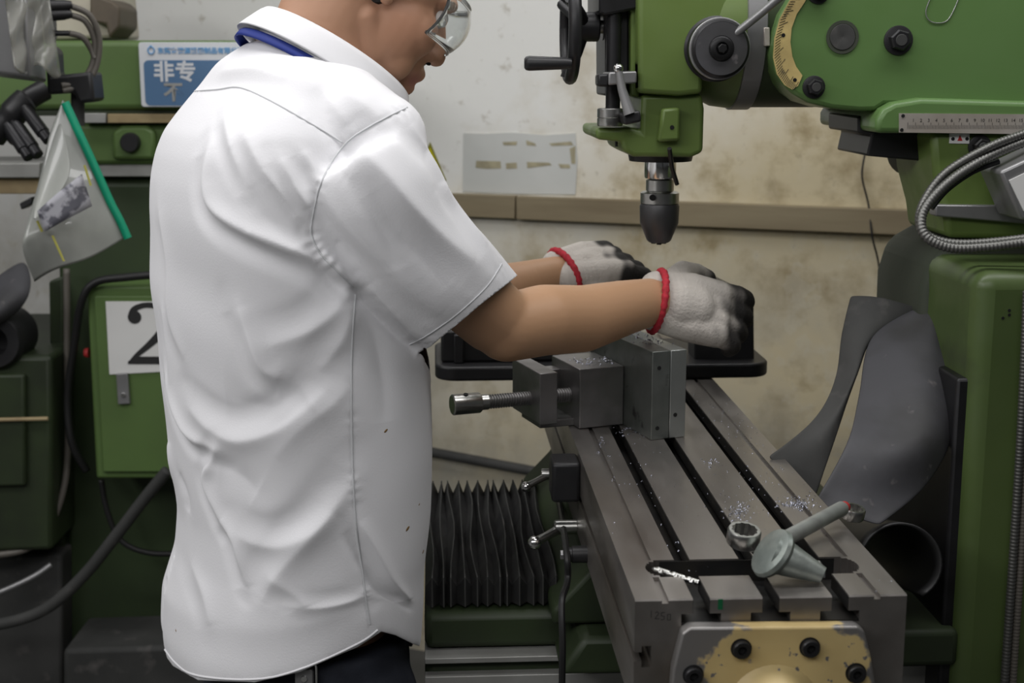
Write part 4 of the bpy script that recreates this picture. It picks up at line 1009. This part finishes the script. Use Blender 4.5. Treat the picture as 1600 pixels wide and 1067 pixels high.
# the sleeve hem runs from (805,432) to (660,550) in the photograph
pA = at(806, 432, 1.66); pB = at(661, 550, 1.67); inpl = (pA-pB).normalized(); hno = inpl.cross((pA.lerp(pB, .5)-Vector((0, 0, HC))).normalized()).normalized(); hno = hno if hno.dot(rax) > 0 else -hno
TB = MB(); loft(TB, torso_rings()); tbv = BVHTree.FromPolygons([Vector(c) for c in TB.v], TB.f)
cut(pA.lerp(pB, .5), hno, lambda c: tbv.find_nearest(c)[3] > .006 and ((c-RS[-1])-rax*(c-RS[-1]).dot(rax)).length < .087 and (c-RS[-1]).dot(rax) > -.12)
for v in bm.verts:        # press the leftover underarm edge onto the shirt's side
    if (v.co-pA.lerp(pB, .5)).dot(hno) > .0008 and (v.co-RS[-1]).length < .16:
        p_, n_, i_, d_ = tbv.find_nearest(v.co)
        if .0008 < d_ < .02 and (v.co-Vector((-.26, YC, v.co.z))).length > (p_-Vector((-.26, YC, p_.z))).length: v.co = p_
cut(SL.lerp(LE, .72), (LE-SL).normalized(), lambda c: (c-LS[-1]).length < .14)
bm.to_mesh(shm); bm.free()
# --- folds
nv = len(shm.vertices); co = np.empty(nv*3); shm.vertices.foreach_get('co', co); co = co.reshape(-1, 3)
no = np.empty(nv*3); shm.vertices.foreach_get('normal', no); no = no.reshape(-1, 3)
bvh = BVHTree.FromPolygons([Vector(c) for c in co], [tuple(p.vertices) for p in shm.polygons])
CAMP = Vector((0, 0, HC))
def hit(px, py):
    d = ray(px, py).normalized(); h = bvh.ray_cast(CAMP, d)
    return h[0], h[1]
def dens(pts, step=6):
    out = []
    P = smoothpath([Vector((x, y, 0)) for x, y in pts], 8)
    return [(p.x, p.y) for p in P]
disp = np.zeros(nv)
def fold(pts, amp, w, valley=0., off=0., taper=True):
    global disp
    hp = [hit(*p)[0] for p in dens(pts)]; hp = [h for h in hp if h is not None]
    if len(hp) < 2: return
    A = np.array([tuple(h) for h in hp]); n = len(A)
    best = np.full(nv, 1e9); bt = np.zeros(nv); sg = np.zeros(nv)
    lo = A.min(0)-4*w; hi = A.max(0)+4*w
    idx = np.where(((co > lo) & (co < hi)).all(1))[0]
    if len(idx) == 0: return
    C = co[idx]; bd = np.full(len(idx), 1e9); bt = np.zeros(len(idx)); bs = np.zeros(len(idx))
    for i in range(n-1):
        ab = A[i+1]-A[i]; L2 = max(1e-12, ab@ab); t = np.clip(((C-A[i])@ab)/L2, 0, 1)
        q = A[i]+t[:, None]*ab; dv = C-q; dd_ = np.sqrt((dv**2).sum(1))
        m_ = dd_ < bd; bd[m_] = dd_[m_]; bt[m_] = (i+t[m_])/(n-1)
        side = np.cross(np.broadcast_to(ab/np.sqrt(L2), dv.shape), no[idx]); s_ = (dv*side).sum(1); bs[m_] = s_[m_]
    tp_ = np.sin(np.pi*np.clip(bt*.92+.04, 0, 1))**.6 if taper else 1.
    disp[idx] += amp*tp_*np.exp(-(bd/w)**1.45)
    if valley:      # hollow on one side of the ridge
        disp[idx] -= amp*abs(valley)*tp_*np.exp(-((bs-math.copysign(w*1.7, valley))/(w*1.3))**2)*np.exp(-(np.maximum(0, bd-2.2*w)/w)**2)*(bd < 5*w)
FOLDS = [
 ([(326, 236), (322, 287), (336, 325), (378, 355), (434, 381), (500, 408), (548, 440)], .008, .011, .8),
 ([(352, 185), (360, 225), (372, 258), (390, 296)], .0045, .008, .6),
 ([(384, 212), (411, 264), (448, 320), (486, 366)], .006, .010, .6),
 ([(440, 248), (462, 295), (482, 325)], .0045, .008, .5),
 ([(472, 236), (488, 265), (497, 290)], .003, .007, .5),
 ([(420, 290), (455, 335), (490, 372), (520, 405)], -.004, .007, 0),
 ([(372, 480), (392, 530), (412, 575), (440, 592)], .0055, .012, .6),
 ([(300, 640), (336, 672), (378, 687), (434, 670), (475, 640), (508, 610)], .007, .015, -.7),
 ([(350, 620), (420, 640), (470, 610)], -.006, .028, 0),
 ([(372, 835), (402, 850), (440, 852), (486, 832), (520, 800)], .005, .014, -.6),
 ([(340, 730), (370, 745), (400, 770)], -.005, .020, 0),
 ([(260, 585), (276, 640), (300, 682), (343, 702)], .006, .010, .6),
 ([(343, 702), (322, 735), (324, 765), (345, 812)], .0055, .009, .6),
 ([(345, 812), (366, 842), (378, 880), (388, 918)], .006, .010, .7),
 ([(280, 740), (290, 775), (292, 800)], -.004, .010, 0),
 ([(266, 690), (272, 740), (268, 790)], .004, .010, .4),
 ([(556, 745), (520, 795), (484, 840), (430, 905), (410, 945)], .005, .016, .5),
 ([(548, 600), (520, 630), (470, 670), (430, 715)], .0035, .016, .4),
 ([(560, 815), (582, 850), (604, 893), (630, 950), (640, 975)], .0055, .010, .7),
 ([(570, 935), (548, 955), (500, 965), (440, 955)], .002, .012, .5),
 ([(548, 452), (520, 490), (480, 520), (420, 540)], .0045, .014, .5),
 ([(552, 470), (535, 530), (500, 580)], .0035, .012, .4),
 ([(560, 470), (585, 520), (600, 590), (602, 660)], -.0035, .016, 0),
 ([(250, 330), (262, 420), (270, 500), (290, 560)], .0035, .014, .4),
 ([(255, 480), (262, 540), (268, 600)], .003, .008, .4),
 ([(300, 880), (320, 930), (330, 990)], .003, .014, .4),
 ([(420, 900), (460, 930), (480, 960)], .003, .012, .4),
 # sleeve
 ([(640, 195), (680, 260), (705, 310), (760, 385)], .004, .012, .5),
 ([(560, 235), (600, 270), (640, 320), (690, 370), (740, 410)], .005, .013, .5),
 ([(505, 300), (540, 345), (590, 400), (640, 450), (690, 490)], .0045, .014, .5),
 ([(530, 260), (560, 310), (600, 370), (620, 420)], -.0035, .013, 0),
 ([(492, 370), (520, 410), (556, 450)], .006, .007, .8),
 ([(580, 300), (640, 385), (700, 450)], -.003, .014, 0),
 ([(546, 446), (580, 480), (618, 516), (656, 552)], -.011, .008, 0),
 ([(575, 445), (622, 492), (668, 536)], .005, .013, 0),
 # shoulder / yoke
 ([(520, 125), (560, 160), (600, 185)], .003, .012, .4),
 ([(470, 110), (520, 165), (545, 195)], .003, .012, .4),
 ([(345, 112), (400, 108), (450, 125)], .0035, .012, .4),
]
for a in FOLDS: fold(a[0], a[1]*1.3, *a[2:])
# fine puckers along seams and a soft overall unevenness
YOKE = [(268, 146), (300, 143), (340, 140), (375, 137), (420, 156), (480, 190), (534, 222)]
ARMH = [(636, 168), (592, 190), (548, 217), (520, 250), (500, 292), (489, 335), (487, 366), (500, 395), (524, 420), (552, 447)]
SIDE = [(555, 460), (551, 520), (549, 600), (550, 680), (552, 750), (556, 815), (563, 870), (571, 930), (578, 975)]
HEML = [(784, 412), (760, 448), (715, 490), (670, 522), (640, 538)]
def seam_pts(pts): return [h for h in (hit(*p) for p in dens(pts)) if h[0] is not None]
def pucker(pts, amp, w, freq):
    A = np.array([tuple(h[0]) for h in seam_pts(pts)]); n = len(A)
    if n < 2: return
    ln = np.concatenate([[0], np.cumsum(np.sqrt(((A[1:]-A[:-1])**2).sum(1)))])
    idx = np.where(((co > A.min(0)-3*w) & (co < A.max(0)+3*w)).all(1))[0]; C = co[idx]
    bd = np.full(len(idx), 1e9); bl = np.zeros(len(idx))
    for i in range(n-1):
        ab = A[i+1]-A[i]; t = np.clip(((C-A[i])@ab)/max(1e-12, ab@ab), 0, 1); dd_ = np.sqrt(((C-(A[i]+t[:, None]*ab))**2).sum(1))
        m_ = dd_ < bd; bd[m_] = dd_[m_]; bl[m_] = ln[i]+t[m_]*(ln[i+1]-ln[i])
    disp[idx] += amp*(.55+.45*np.sin(bl*57+1))*np.sin(bl*freq+3*np.sin(bl*31)+2*np.sin(bl*83))*np.exp(-(bd/w)**2)-amp*.6*np.exp(-(bd/.003)**2)
pucker(ARMH, .0011, .008, 430); pucker(SIDE, .00045, .007, 330); pucker(HEML, .0005, .012, 330); pucker(YOKE, .0004, .005, 300)
x, y, z = co.T
disp += .0016*np.sin(17*x+9*z+3*np.sin(11*z))*np.sin(13*z+6*x+1.3)+.0009*np.sin(41*z+23*x)*np.sin(37*x-12*z+y*20)
co2 = co+no*disp[:, None]
# hem curve (shirt tails): re-map heights near the bottom edge
hx = [200, 240, 270, 310, 400, 470, 560, 598, 620, 645, 662, 700]; hy = [995, 1000, 1040, 1062, 1066, 1050, 1012, 987, 993, 1006, 1012, 1014]
fx = [200, 240, 300, 400, 500, 580, 662, 700]; fy = [995, 1000, 985, 965, 985, 1005, 1012, 1014]
zc = co2[:, 1]*CP-(co2[:, 2]-HC)*SP; ppx = CX+F*co2[:, 0]/zc
near = (co2[:, 1]-YC) < 0
ty = np.where(near, np.interp(ppx, hx, hy), np.interp(ppx, fx, fy))
v_ = -(ty-CY)/F; tz = HC+co2[:, 1]*(-SP+CP*v_)/(CP+SP*v_)
fall = np.clip((zb+.17-co2[:, 2])/.17, 0, 1); fall = fall*fall*(3-2*fall)
torso = co2[:, 2] < zb+.2
co2[:, 2] += np.where(torso, (tz-zb)*fall, 0)
shm.vertices.foreach_set('co', co2.ravel()); shm.update()
shm.transform(INV)
shirt = link('shirt', shm, 'shirt', pe, angle=180); q = shirt.modifiers.new('solid', 'SOLIDIFY'); q.thickness = .0012; q.offset = -1
bvh = BVHTree.FromPolygons([Vector(c) for c in co2], [tuple(p.vertices) for p in shm.polygons])
def ribbon(name, pts, w, th, m, lift=.0006):
    h = seam_pts(pts); h = [q for q in h]; v = []; n = len(h)
    rows = []
    for i in range(n):
        p, nn = h[i]; nn = nn if nn.dot(CAMP-p) > 0 else -nn
        t = (h[min(i+1, n-1)][0]-h[max(i-1, 0)][0]).normalized(); s = t.cross(nn).normalized()
        rows.append([p+nn*lift*.2-s*w, p+nn*(lift+th)-s*w*.4, p+nn*(lift+th)+s*w*.4, p+nn*lift*.2+s*w])
    return MB().sheet(rows).xf(INV).build(name, m, shirt, angle=180)
ribbon('yoke_seam', YOKE, .0011, .0007, 'thread'); ribbon('armhole_seam', ARMH, .0012, .0008, 'thread'); ribbon('side_seam', SIDE, .0013, .0009, 'thread')
ribbon('sleeve_hem_seam', HEML, .0009, .0005, 'thread')
ribbon('hem_seam', [(246, 996), (275, 1036), (312, 1056), (400, 1061), (470, 1045), (558, 1006), (590, 984)], .0016, .0010, 'shirt')
for p in ((637, 826, .004), (655, 788, .0016), (661, 862, .003), (275, 985, .002), (603, 673, .003)):
    h = hit(p[0], p[1])
    if h[0] is not None:
        nn = h[1] if h[1].dot(CAMP-h[0]) > 0 else -h[1]; ax = (nn.orthogonal().normalized(), nn.cross(nn.orthogonal().normalized()), nn)
        MB().ell(h[0], (p[2], p[2]*.45, .0006), ax, 10, 6).xf(INV).build('oil_stain', 'stain', shirt)

# --- body: one continuous surface
AZ = R(23); PI_ = R(30)
hh = Vector((math.cos(AZ), math.sin(AZ), 0)); hl = Vector((-math.sin(AZ), math.cos(AZ), 0))
hf = hh*math.cos(PI_)-UP*math.sin(PI_); hu = hh*math.sin(PI_)+UP*math.cos(PI_)
NOSE = at(684, 97, 1.80); HCn = NOSE-hf*.113+hu*.036
def H(f, l, u): return HCn+hf*f+hl*l+hu*u
hax = (hf, hl, hu)
b = MB()
b.ell(H(-.012, 0, .030), (.100, .078, .088), hax, 36, 24); b.ell(H(.028, 0, -.022), (.064, .062, .088), hax, 32, 20)
b.ell(H(.072, 0, -.098), (.020, .026, .018), hax); 
for s in (-1, 1):
    b.chain([H(-.005, s*.050, -.045), H(.020, s*.044, -.075), H(.064, s*.018, -.102)], [.020, .020, .017])
    b.ell(H(.028, s*.028, -.038), (.054, .044, .062), hax); b.ell(H(.052, s*.036, -.028), (.036, .030, .034), hax); b.ell(H(.045, s*.036, -.066), (.032, .026, .034), hax)
    b.ell(H(.073, s*.030, .024), (.020, .030, .012), hax)
    b.ell(H(.096, s*.0115, -.037), (.011, .0085, .0085), hax)
    b.ell(H(-.008, s*.080, .010), (.018, .009, .033), (( hf*.9-hl*s*.43).normalized(), (hl*s*.9+hf*.43).normalized(), hu))
    b.sph(H(-.002, s*.078, -.019), .0085)
    b.chain([H(.082, s*.018, -.068), H(.096, s*.004, -.063)], [.007, .0105]); b.chain([H(.078, s*.016, -.081), H(.091, s*.004, -.084)], [.007, .0105])
b.chain([H(.086, 0, .012), H(.100, 0, -.012), H(.108, 0, -.032)], [.0095, .0105, .0125])
b.ell(H(.080, 0, -.060), (.020, .028, .022), hax)
b.ell(H(.076, 0, -.090), (.014, .022, .010), hax)
b.chain([H(-.030, 0, -.03), H(-.030, 0, -.075), NB+Vector((-.005, 0, -.005)), NB+Vector((-.03, -.005, -.09))], [.066, .063, .068, .080], 28)
b.chain([NB+FH*.03+Vector((0, 0, -.03)), SR+Vector((-.02, .04, -.03))], [.05, .035]); b.chain([NB+Vector((0, 0, -.04)), SL+Vector((0, 0, -.02))], [.055, .045])
# trunk under the shirt
tr = torso_rings(.74)[1:-4]; loft(b, tr)
E = at(783, 503, 1.69); WR = at(1024, 470, 1.865)
b.chain([SR+Vector((-.01, .03, -.03)), at(650, 375, 1.635), at(715, 445, 1.66), at(770, 494, 1.685)], [.040, .047, .047, .045], 28)
b.chain([at(770, 496, 1.685), at(792, 512, 1.69), at(850, 500, 1.725), at(910, 498, 1.77), at(970, 482, 1.82), WR], [.041, .042, .0445, .0430, .0370, .031], 28)
b.sph(at(783, 530, 1.682), .026)
b.chain([SL, SL.lerp(LE, .5), LE, LE.lerp(LW, .3), LE.lerp(LW, .7), LW], [.05, .046, .042, .040, .031, .025], 28)
# hands: palm, four fingers, thumb (built once for the body, again a little thicker for the gloves)
def hand(mb, W, A, N, side, k=1., curl=(.35, .5, .4), spread=.10, extra=0.):
    A = A.normalized(); N = (N-A*N.dot(A)).normalized(); B = N.cross(A)*side   # towards the thumb
    q = lambda a, bb, n: W+A*a+B*bb+N*n
    for bb in (-.028, -.010, .010, .028): mb.chain([q(.0, bb*.62, 0), q(.05, bb*.92, .004), q(.092, bb, .003)], [(.0185+extra)*k, (.0175+extra)*k, (.0145+extra)*k], 16)
    for i, (bb, l) in enumerate(((.030, .068), (.0105, .076), (-.0095, .071), (-.0285, .056))):
        d = (A+B*(bb*spread/.03)).normalized(); p = q(.094, bb*1.06, .003); an = 0; pts = [p]
        for s, c in zip((.45, .30, .25), curl):
            an += c+.05*i; dd = d*math.cos(an)-N*math.sin(an); p = p+dd*(l*s); pts.append(p)
        mb.chain(pts, [(.0105+extra)*k, (.0100+extra)*k, (.0092+extra)*k, (.0082+extra)*k], 14)
    t0 = q(.022, .026, -.006); t1 = t0+(A*.55+B*.65-N*.35).normalized()*.042; t2 = t1+(A*.85+B*.25-N*.40).normalized()*.030; t3 = t2+(A*.95-N*.3).normalized()*.022
    mb.chain([t0, t1, t2, t3], [(.0165+extra)*k, (.0130+extra)*k, (.0112+extra)*k, (.0092+extra)*k], 14)
    return A, N, B
RA = at(1180, 505, 1.905)-WR; RN = Vector((.18, -.88, .42)); LA = at(990, 408, 2.10)-LW; LN = Vector((.05, -.45, .9))
RC = (.20, .35, .35); LC = (.25, .45, .40)
hand(b, WR, RA, RN, 1, .8, RC); hand(b, LW, LA, LN, -1, .8, LC)
# legs and feet
hipz = at(450, 1030, YC).z
pelv = Vector((-.255, YC, hipz)); feet = []
for s in (-1, 1):
    hp = pelv+LH*(s*.085); kn = hp+LH*(s*.02)-FH*.10; kn.z = .47; an_ = kn-FH*.03+LH*s*.01; an_.z = .085
    b.chain([hp, hp.lerp(kn, .5), kn, kn.lerp(an_, .35), an_], [.070, .062, .050, .048, .036], 24)
    feet.append((an_, s)); b.chain([an_, an_+FH*.06-UP*.045, an_+FH*.15-UP*.055], [.036, .034, .026])
bme = remesh(b, .0032, 5, .5)
nvb = len(bme.vertices); bc = np.empty(nvb*3); bme.vertices.foreach_get('co', bc); bc = bc.reshape(-1, 3)
tone = np.ones((nvb, 4)); base = np.array([.42, .235, .145]); tone[:, :3] = base
hm = np.array([[*hf], [*hl], [*hu]]); hloc = (bc-np.array([*HCn])) @ hm.T
lip = np.exp(-(((hloc[:, 0]-.088)/.014)**2+(hloc[:, 1]/.026)**2+((hloc[:, 2]+.073)/.015)**2)**2)
tone[:, :3] = tone[:, :3]*(1-lip[:, None])+np.array([.30, .115, .095])*lip[:, None]
chk = np.exp(-(((hloc-np.array([.03, -.065, -.03]))/np.array([.05, .05, .045]))**2).sum(1))
tone[:, :3] += chk[:, None]*np.array([.03, .0, .0])
fore = (np.clip((bc[:, 0]+.14)/.16, 0, 1)*(bc[:, 2] < 1.30))[:, None]; tone[:, :3] = tone[:, :3]*(1-fore)+np.array([.47, .275, .155])*fore
ca = bme.color_attributes.new('tone', 'FLOAT_COLOR', 'POINT'); ca.data.foreach_set('color', tone.astype(np.float32).ravel())
bme.transform(INV); body = link('body', bme, 'skin', pe, angle=180)
# features of the head
for s in (-1, 1):
    MB().ell(H(.078, s*.032, .004), (.012, .014, .012), hax).xf(INV).build('eye', 'white', body)
    MB().chain([H(.086, s*.018, .030), H(.084, s*.034, .034), H(.070, s*.052, .028)], [.003, .0036, .002], 8).xf(INV).build('eyebrow', 'hair', body)
    MB().ell(H(.099, s*.0095, -.0455), (.0045, .0030, .0026), hax).xf(INV).build('nostril', 'hole', body)
hb_ = MB(); hb_.ell(H(-.016, 0, .036), (.106, .084, .092), hax, 40, 28)
me = bpy.data.meshes.new('hair'); me.from_pydata(hb_.v, [], hb_.f); bm = bmesh.new(); bm.from_mesh(me)
bmesh.ops.bisect_plane(bm, geom=bm.verts[:]+bm.edges[:]+bm.faces[:], plane_co=H(.03, 0, .03), plane_no=(hf*.9-hu*.55).normalized(), clear_outer=True)
bm.to_mesh(me); bm.free(); me.transform(INV); link('hair', me, 'hair', pe, angle=180, solid=.004)
b2 = MB(); b2.ell(H(-.052, 0, -.022), (.056, .066, .052), hax); b2.xf(INV).build('nape_hair', 'hair', pe)
# collar (stand + leaf) and lanyard
cc = at(522, 96, 1.745); cf = (at(626, 164, 1.79)-at(424, 26, 1.70))*.5
cax = cf.normalized(); cl = LH; cn = cax.cross(cl).normalized(); cn = cn if cn.z > 0 else -cn
def cring(t, k, lift, drop=0.):
    f_ = math.cos(t); s_ = math.sin(t)
    return cc+cf*(f_*k)+cl*(s_*.074*k)+cn*lift
def collar_rows(t0, t1, prof, n=60):
    return [[cring(t, k, l+ex*max(0, math.cos(t))**3) for k, l, ex in prof] for t in np.linspace(t0, t1, n)]
col = MB().sheet(collar_rows(.12, 2*math.pi-.12, [(.97, -.030, 0), (.965, -.005, 0), (.985, .010, 0), (1.05, .012, 0), (1.13, -.004, -.006), (1.24, -.026, -.016)])).xf(INV).build('collar', 'shirt', shirt, solid=.0018, sub=1, angle=180)
MB().sheet(collar_rows(2.2, 2*math.pi-1.5, [(1.165, -.027, 0), (1.18, -.029, 0), (1.192, -.034, 0), (1.195, -.038, 0)])).xf(INV).build('lanyard', 'lanyard', pe, solid=.0012, angle=180)
# goggles
g = MB(); rows = []
for a in np.linspace(-1.1, 1.1, 41):
    row = []
    for u in np.linspace(-1, 1, 9):
        rr_ = .094+.010*(1-u*u); row.append(H(.010+rr_*1.12*math.cos(a)*(1.0), rr_*.95*math.sin(a), .006+.030*u-.004*abs(math.sin(a))))
    rows.append(row)
gg = MB().sheet(rows).xf(INV).build('goggles', 'goggle', pe, solid=.002, angle=180)
for e in (0, -1):
    MB().tube([r_[e] for r_ in rows], .0022, 8).xf(INV).build('goggle_rim', 'goggle', gg, angle=180)
for s in (-1, 1):
    for u in (-.012, .010):
        MB().lathe(H(.072, s*.072, .006+u), hl*s+hf*.5, [(0, .0055), (.003, .0055), (.005, .003)], 14).xf(INV).build('goggle_vent', 'goggle', gg)
# gloves
def glove(name, W, A, N, side, curl, dirt, cuffr):
    mb = MB(); A, N, B = hand(mb, W, A, N, side, 1.16, curl, extra=.0022)
    mb.chain([W+A*.03, W+A*.05], [cuffr*1.0, cuffr*.95], 24)
    g = remesh(mb, .0026, 5, .5); n = len(g.vertices); c = np.empty(n*3); g.vertices.foreach_get('co', c); c = c.reshape(-1, 3)-np.array([*W])
    a = c @ np.array([*A]); nn = c @ np.array([*N]); bb = c @ np.array([*B])
    wob = .012*np.sin(bb*160)+.008*np.sin(a*210+bb*90)
    d = np.clip((a+wob-dirt[0])/dirt[1]-nn*dirt[2], 0, 1); d = d*d*(3-2*d)
    col_ = np.ones((n, 4)); col_[:, :3] = np.array([.56, .52, .47])*(1-d[:, None])+np.array([.028, .026, .024])*d[:, None]
    rib = (np.sin(a*900)*.5+.5)*.06*(a < .035); col_[:, :3] *= (1-rib)[:, None]
    ca = g.color_attributes.new('tone', 'FLOAT_COLOR', 'POINT'); ca.data.foreach_set('color', col_.astype(np.float32).ravel())
    g.transform(INV); o = link(name, g, 'glove', pe, angle=180)
    n = 60; ring = []
    for k in range(n+1):
        t = 2*math.pi*k/n; ring.append(W+A*(.002-.006*math.sin(t))+B*(max(cuffr*1.06, .040)*math.cos(t))+N*(cuffr*1.02*math.sin(t)))
    MB().tube(ring, [.0048*(1+.18*math.sin(k*2.4)) for k in range(n+1)], 10, cap=False).xf(INV).build('cuff_trim', 'knitred', o, angle=180)
    return o
g1 = glove('glove', WR, RA, RN, 1, RC, (.062, .06, 12), .0385); g2 = glove('glove', LW, LA, LN, -1, LC, (.06, .03, 6), .028)
g1['label'] = 'white knit glove with dark soiled fingers'; g2['label'] = 'white knit glove with blackened palm'
# jeans, key clip, shoes
j = MB()
rg = []
for y, k in ((960, .98), (1004, 1.0), (1045, 1.0), (1090, .97), (1130, .98)):
    z = at(450, y, YC).z; rg.append([Vector((p.x, p.y, z)) for p in [Vector((-.262, YC, 0))+ (FH*(.118*k*math.cos(t))+LH*(.165*k*math.sin(t))) for t in np.linspace(0, 2*math.pi, 48, endpoint=False)]])
loft(j, rg)
for (an_, s) in feet:
    hp = pelv+LH*(s*.082)-UP*.03; kn = Vector((hp.x, hp.y, .47))+LH*(s*.015)-FH*.10
    j.chain([hp, hp.lerp(kn, .5), kn, kn.lerp(an_, .5), an_+UP*.02], [.098, .088, .074, .068, .062], 24)
jm = remesh(j, .006, 8, .5); jm.transform(INV); jo = link('jeans', jm, 'denim', pe, angle=180)
for (an_, s) in feet:
    sh = MB(); sh.ell(an_+FH*.055-UP*.045, (.145, .05, .042), (FH, LH, UP)); sh.ell(an_-UP*.005, (.055, .046, .05), (FH, LH, UP)); sh.xf(INV).build('shoe', 'shoe', pe)
d = ray(474, 1056); kc = at(476, 1058, 1.57)
ke = MB().prism(rrect(-.011, -.016, .011, .012, .004), -.004, .003).xf(INV @ Matrix.Translation(kc) @ Matrix.Rotation(R(-8), 4, 'Z')).build('belt_clip', 'grey', pe, bevel=.001)
MB().lathe((0, -.004, 0), (0, -1, 0), [(0, .0042), (.002, .0036)], 14).xf(INV @ Matrix.Translation(kc)).build('clip_rivet', 'chrome', ke)
MB().tube(smoothpath([kc+Vector((.002, 0, .012)), kc+Vector((.013, -.002, .018)), kc+Vector((.014, 0, 0)), kc+Vector((.012, 0, -.03))]), .0016, 8).xf(INV).build('clip_ring', 'chrome', ke)
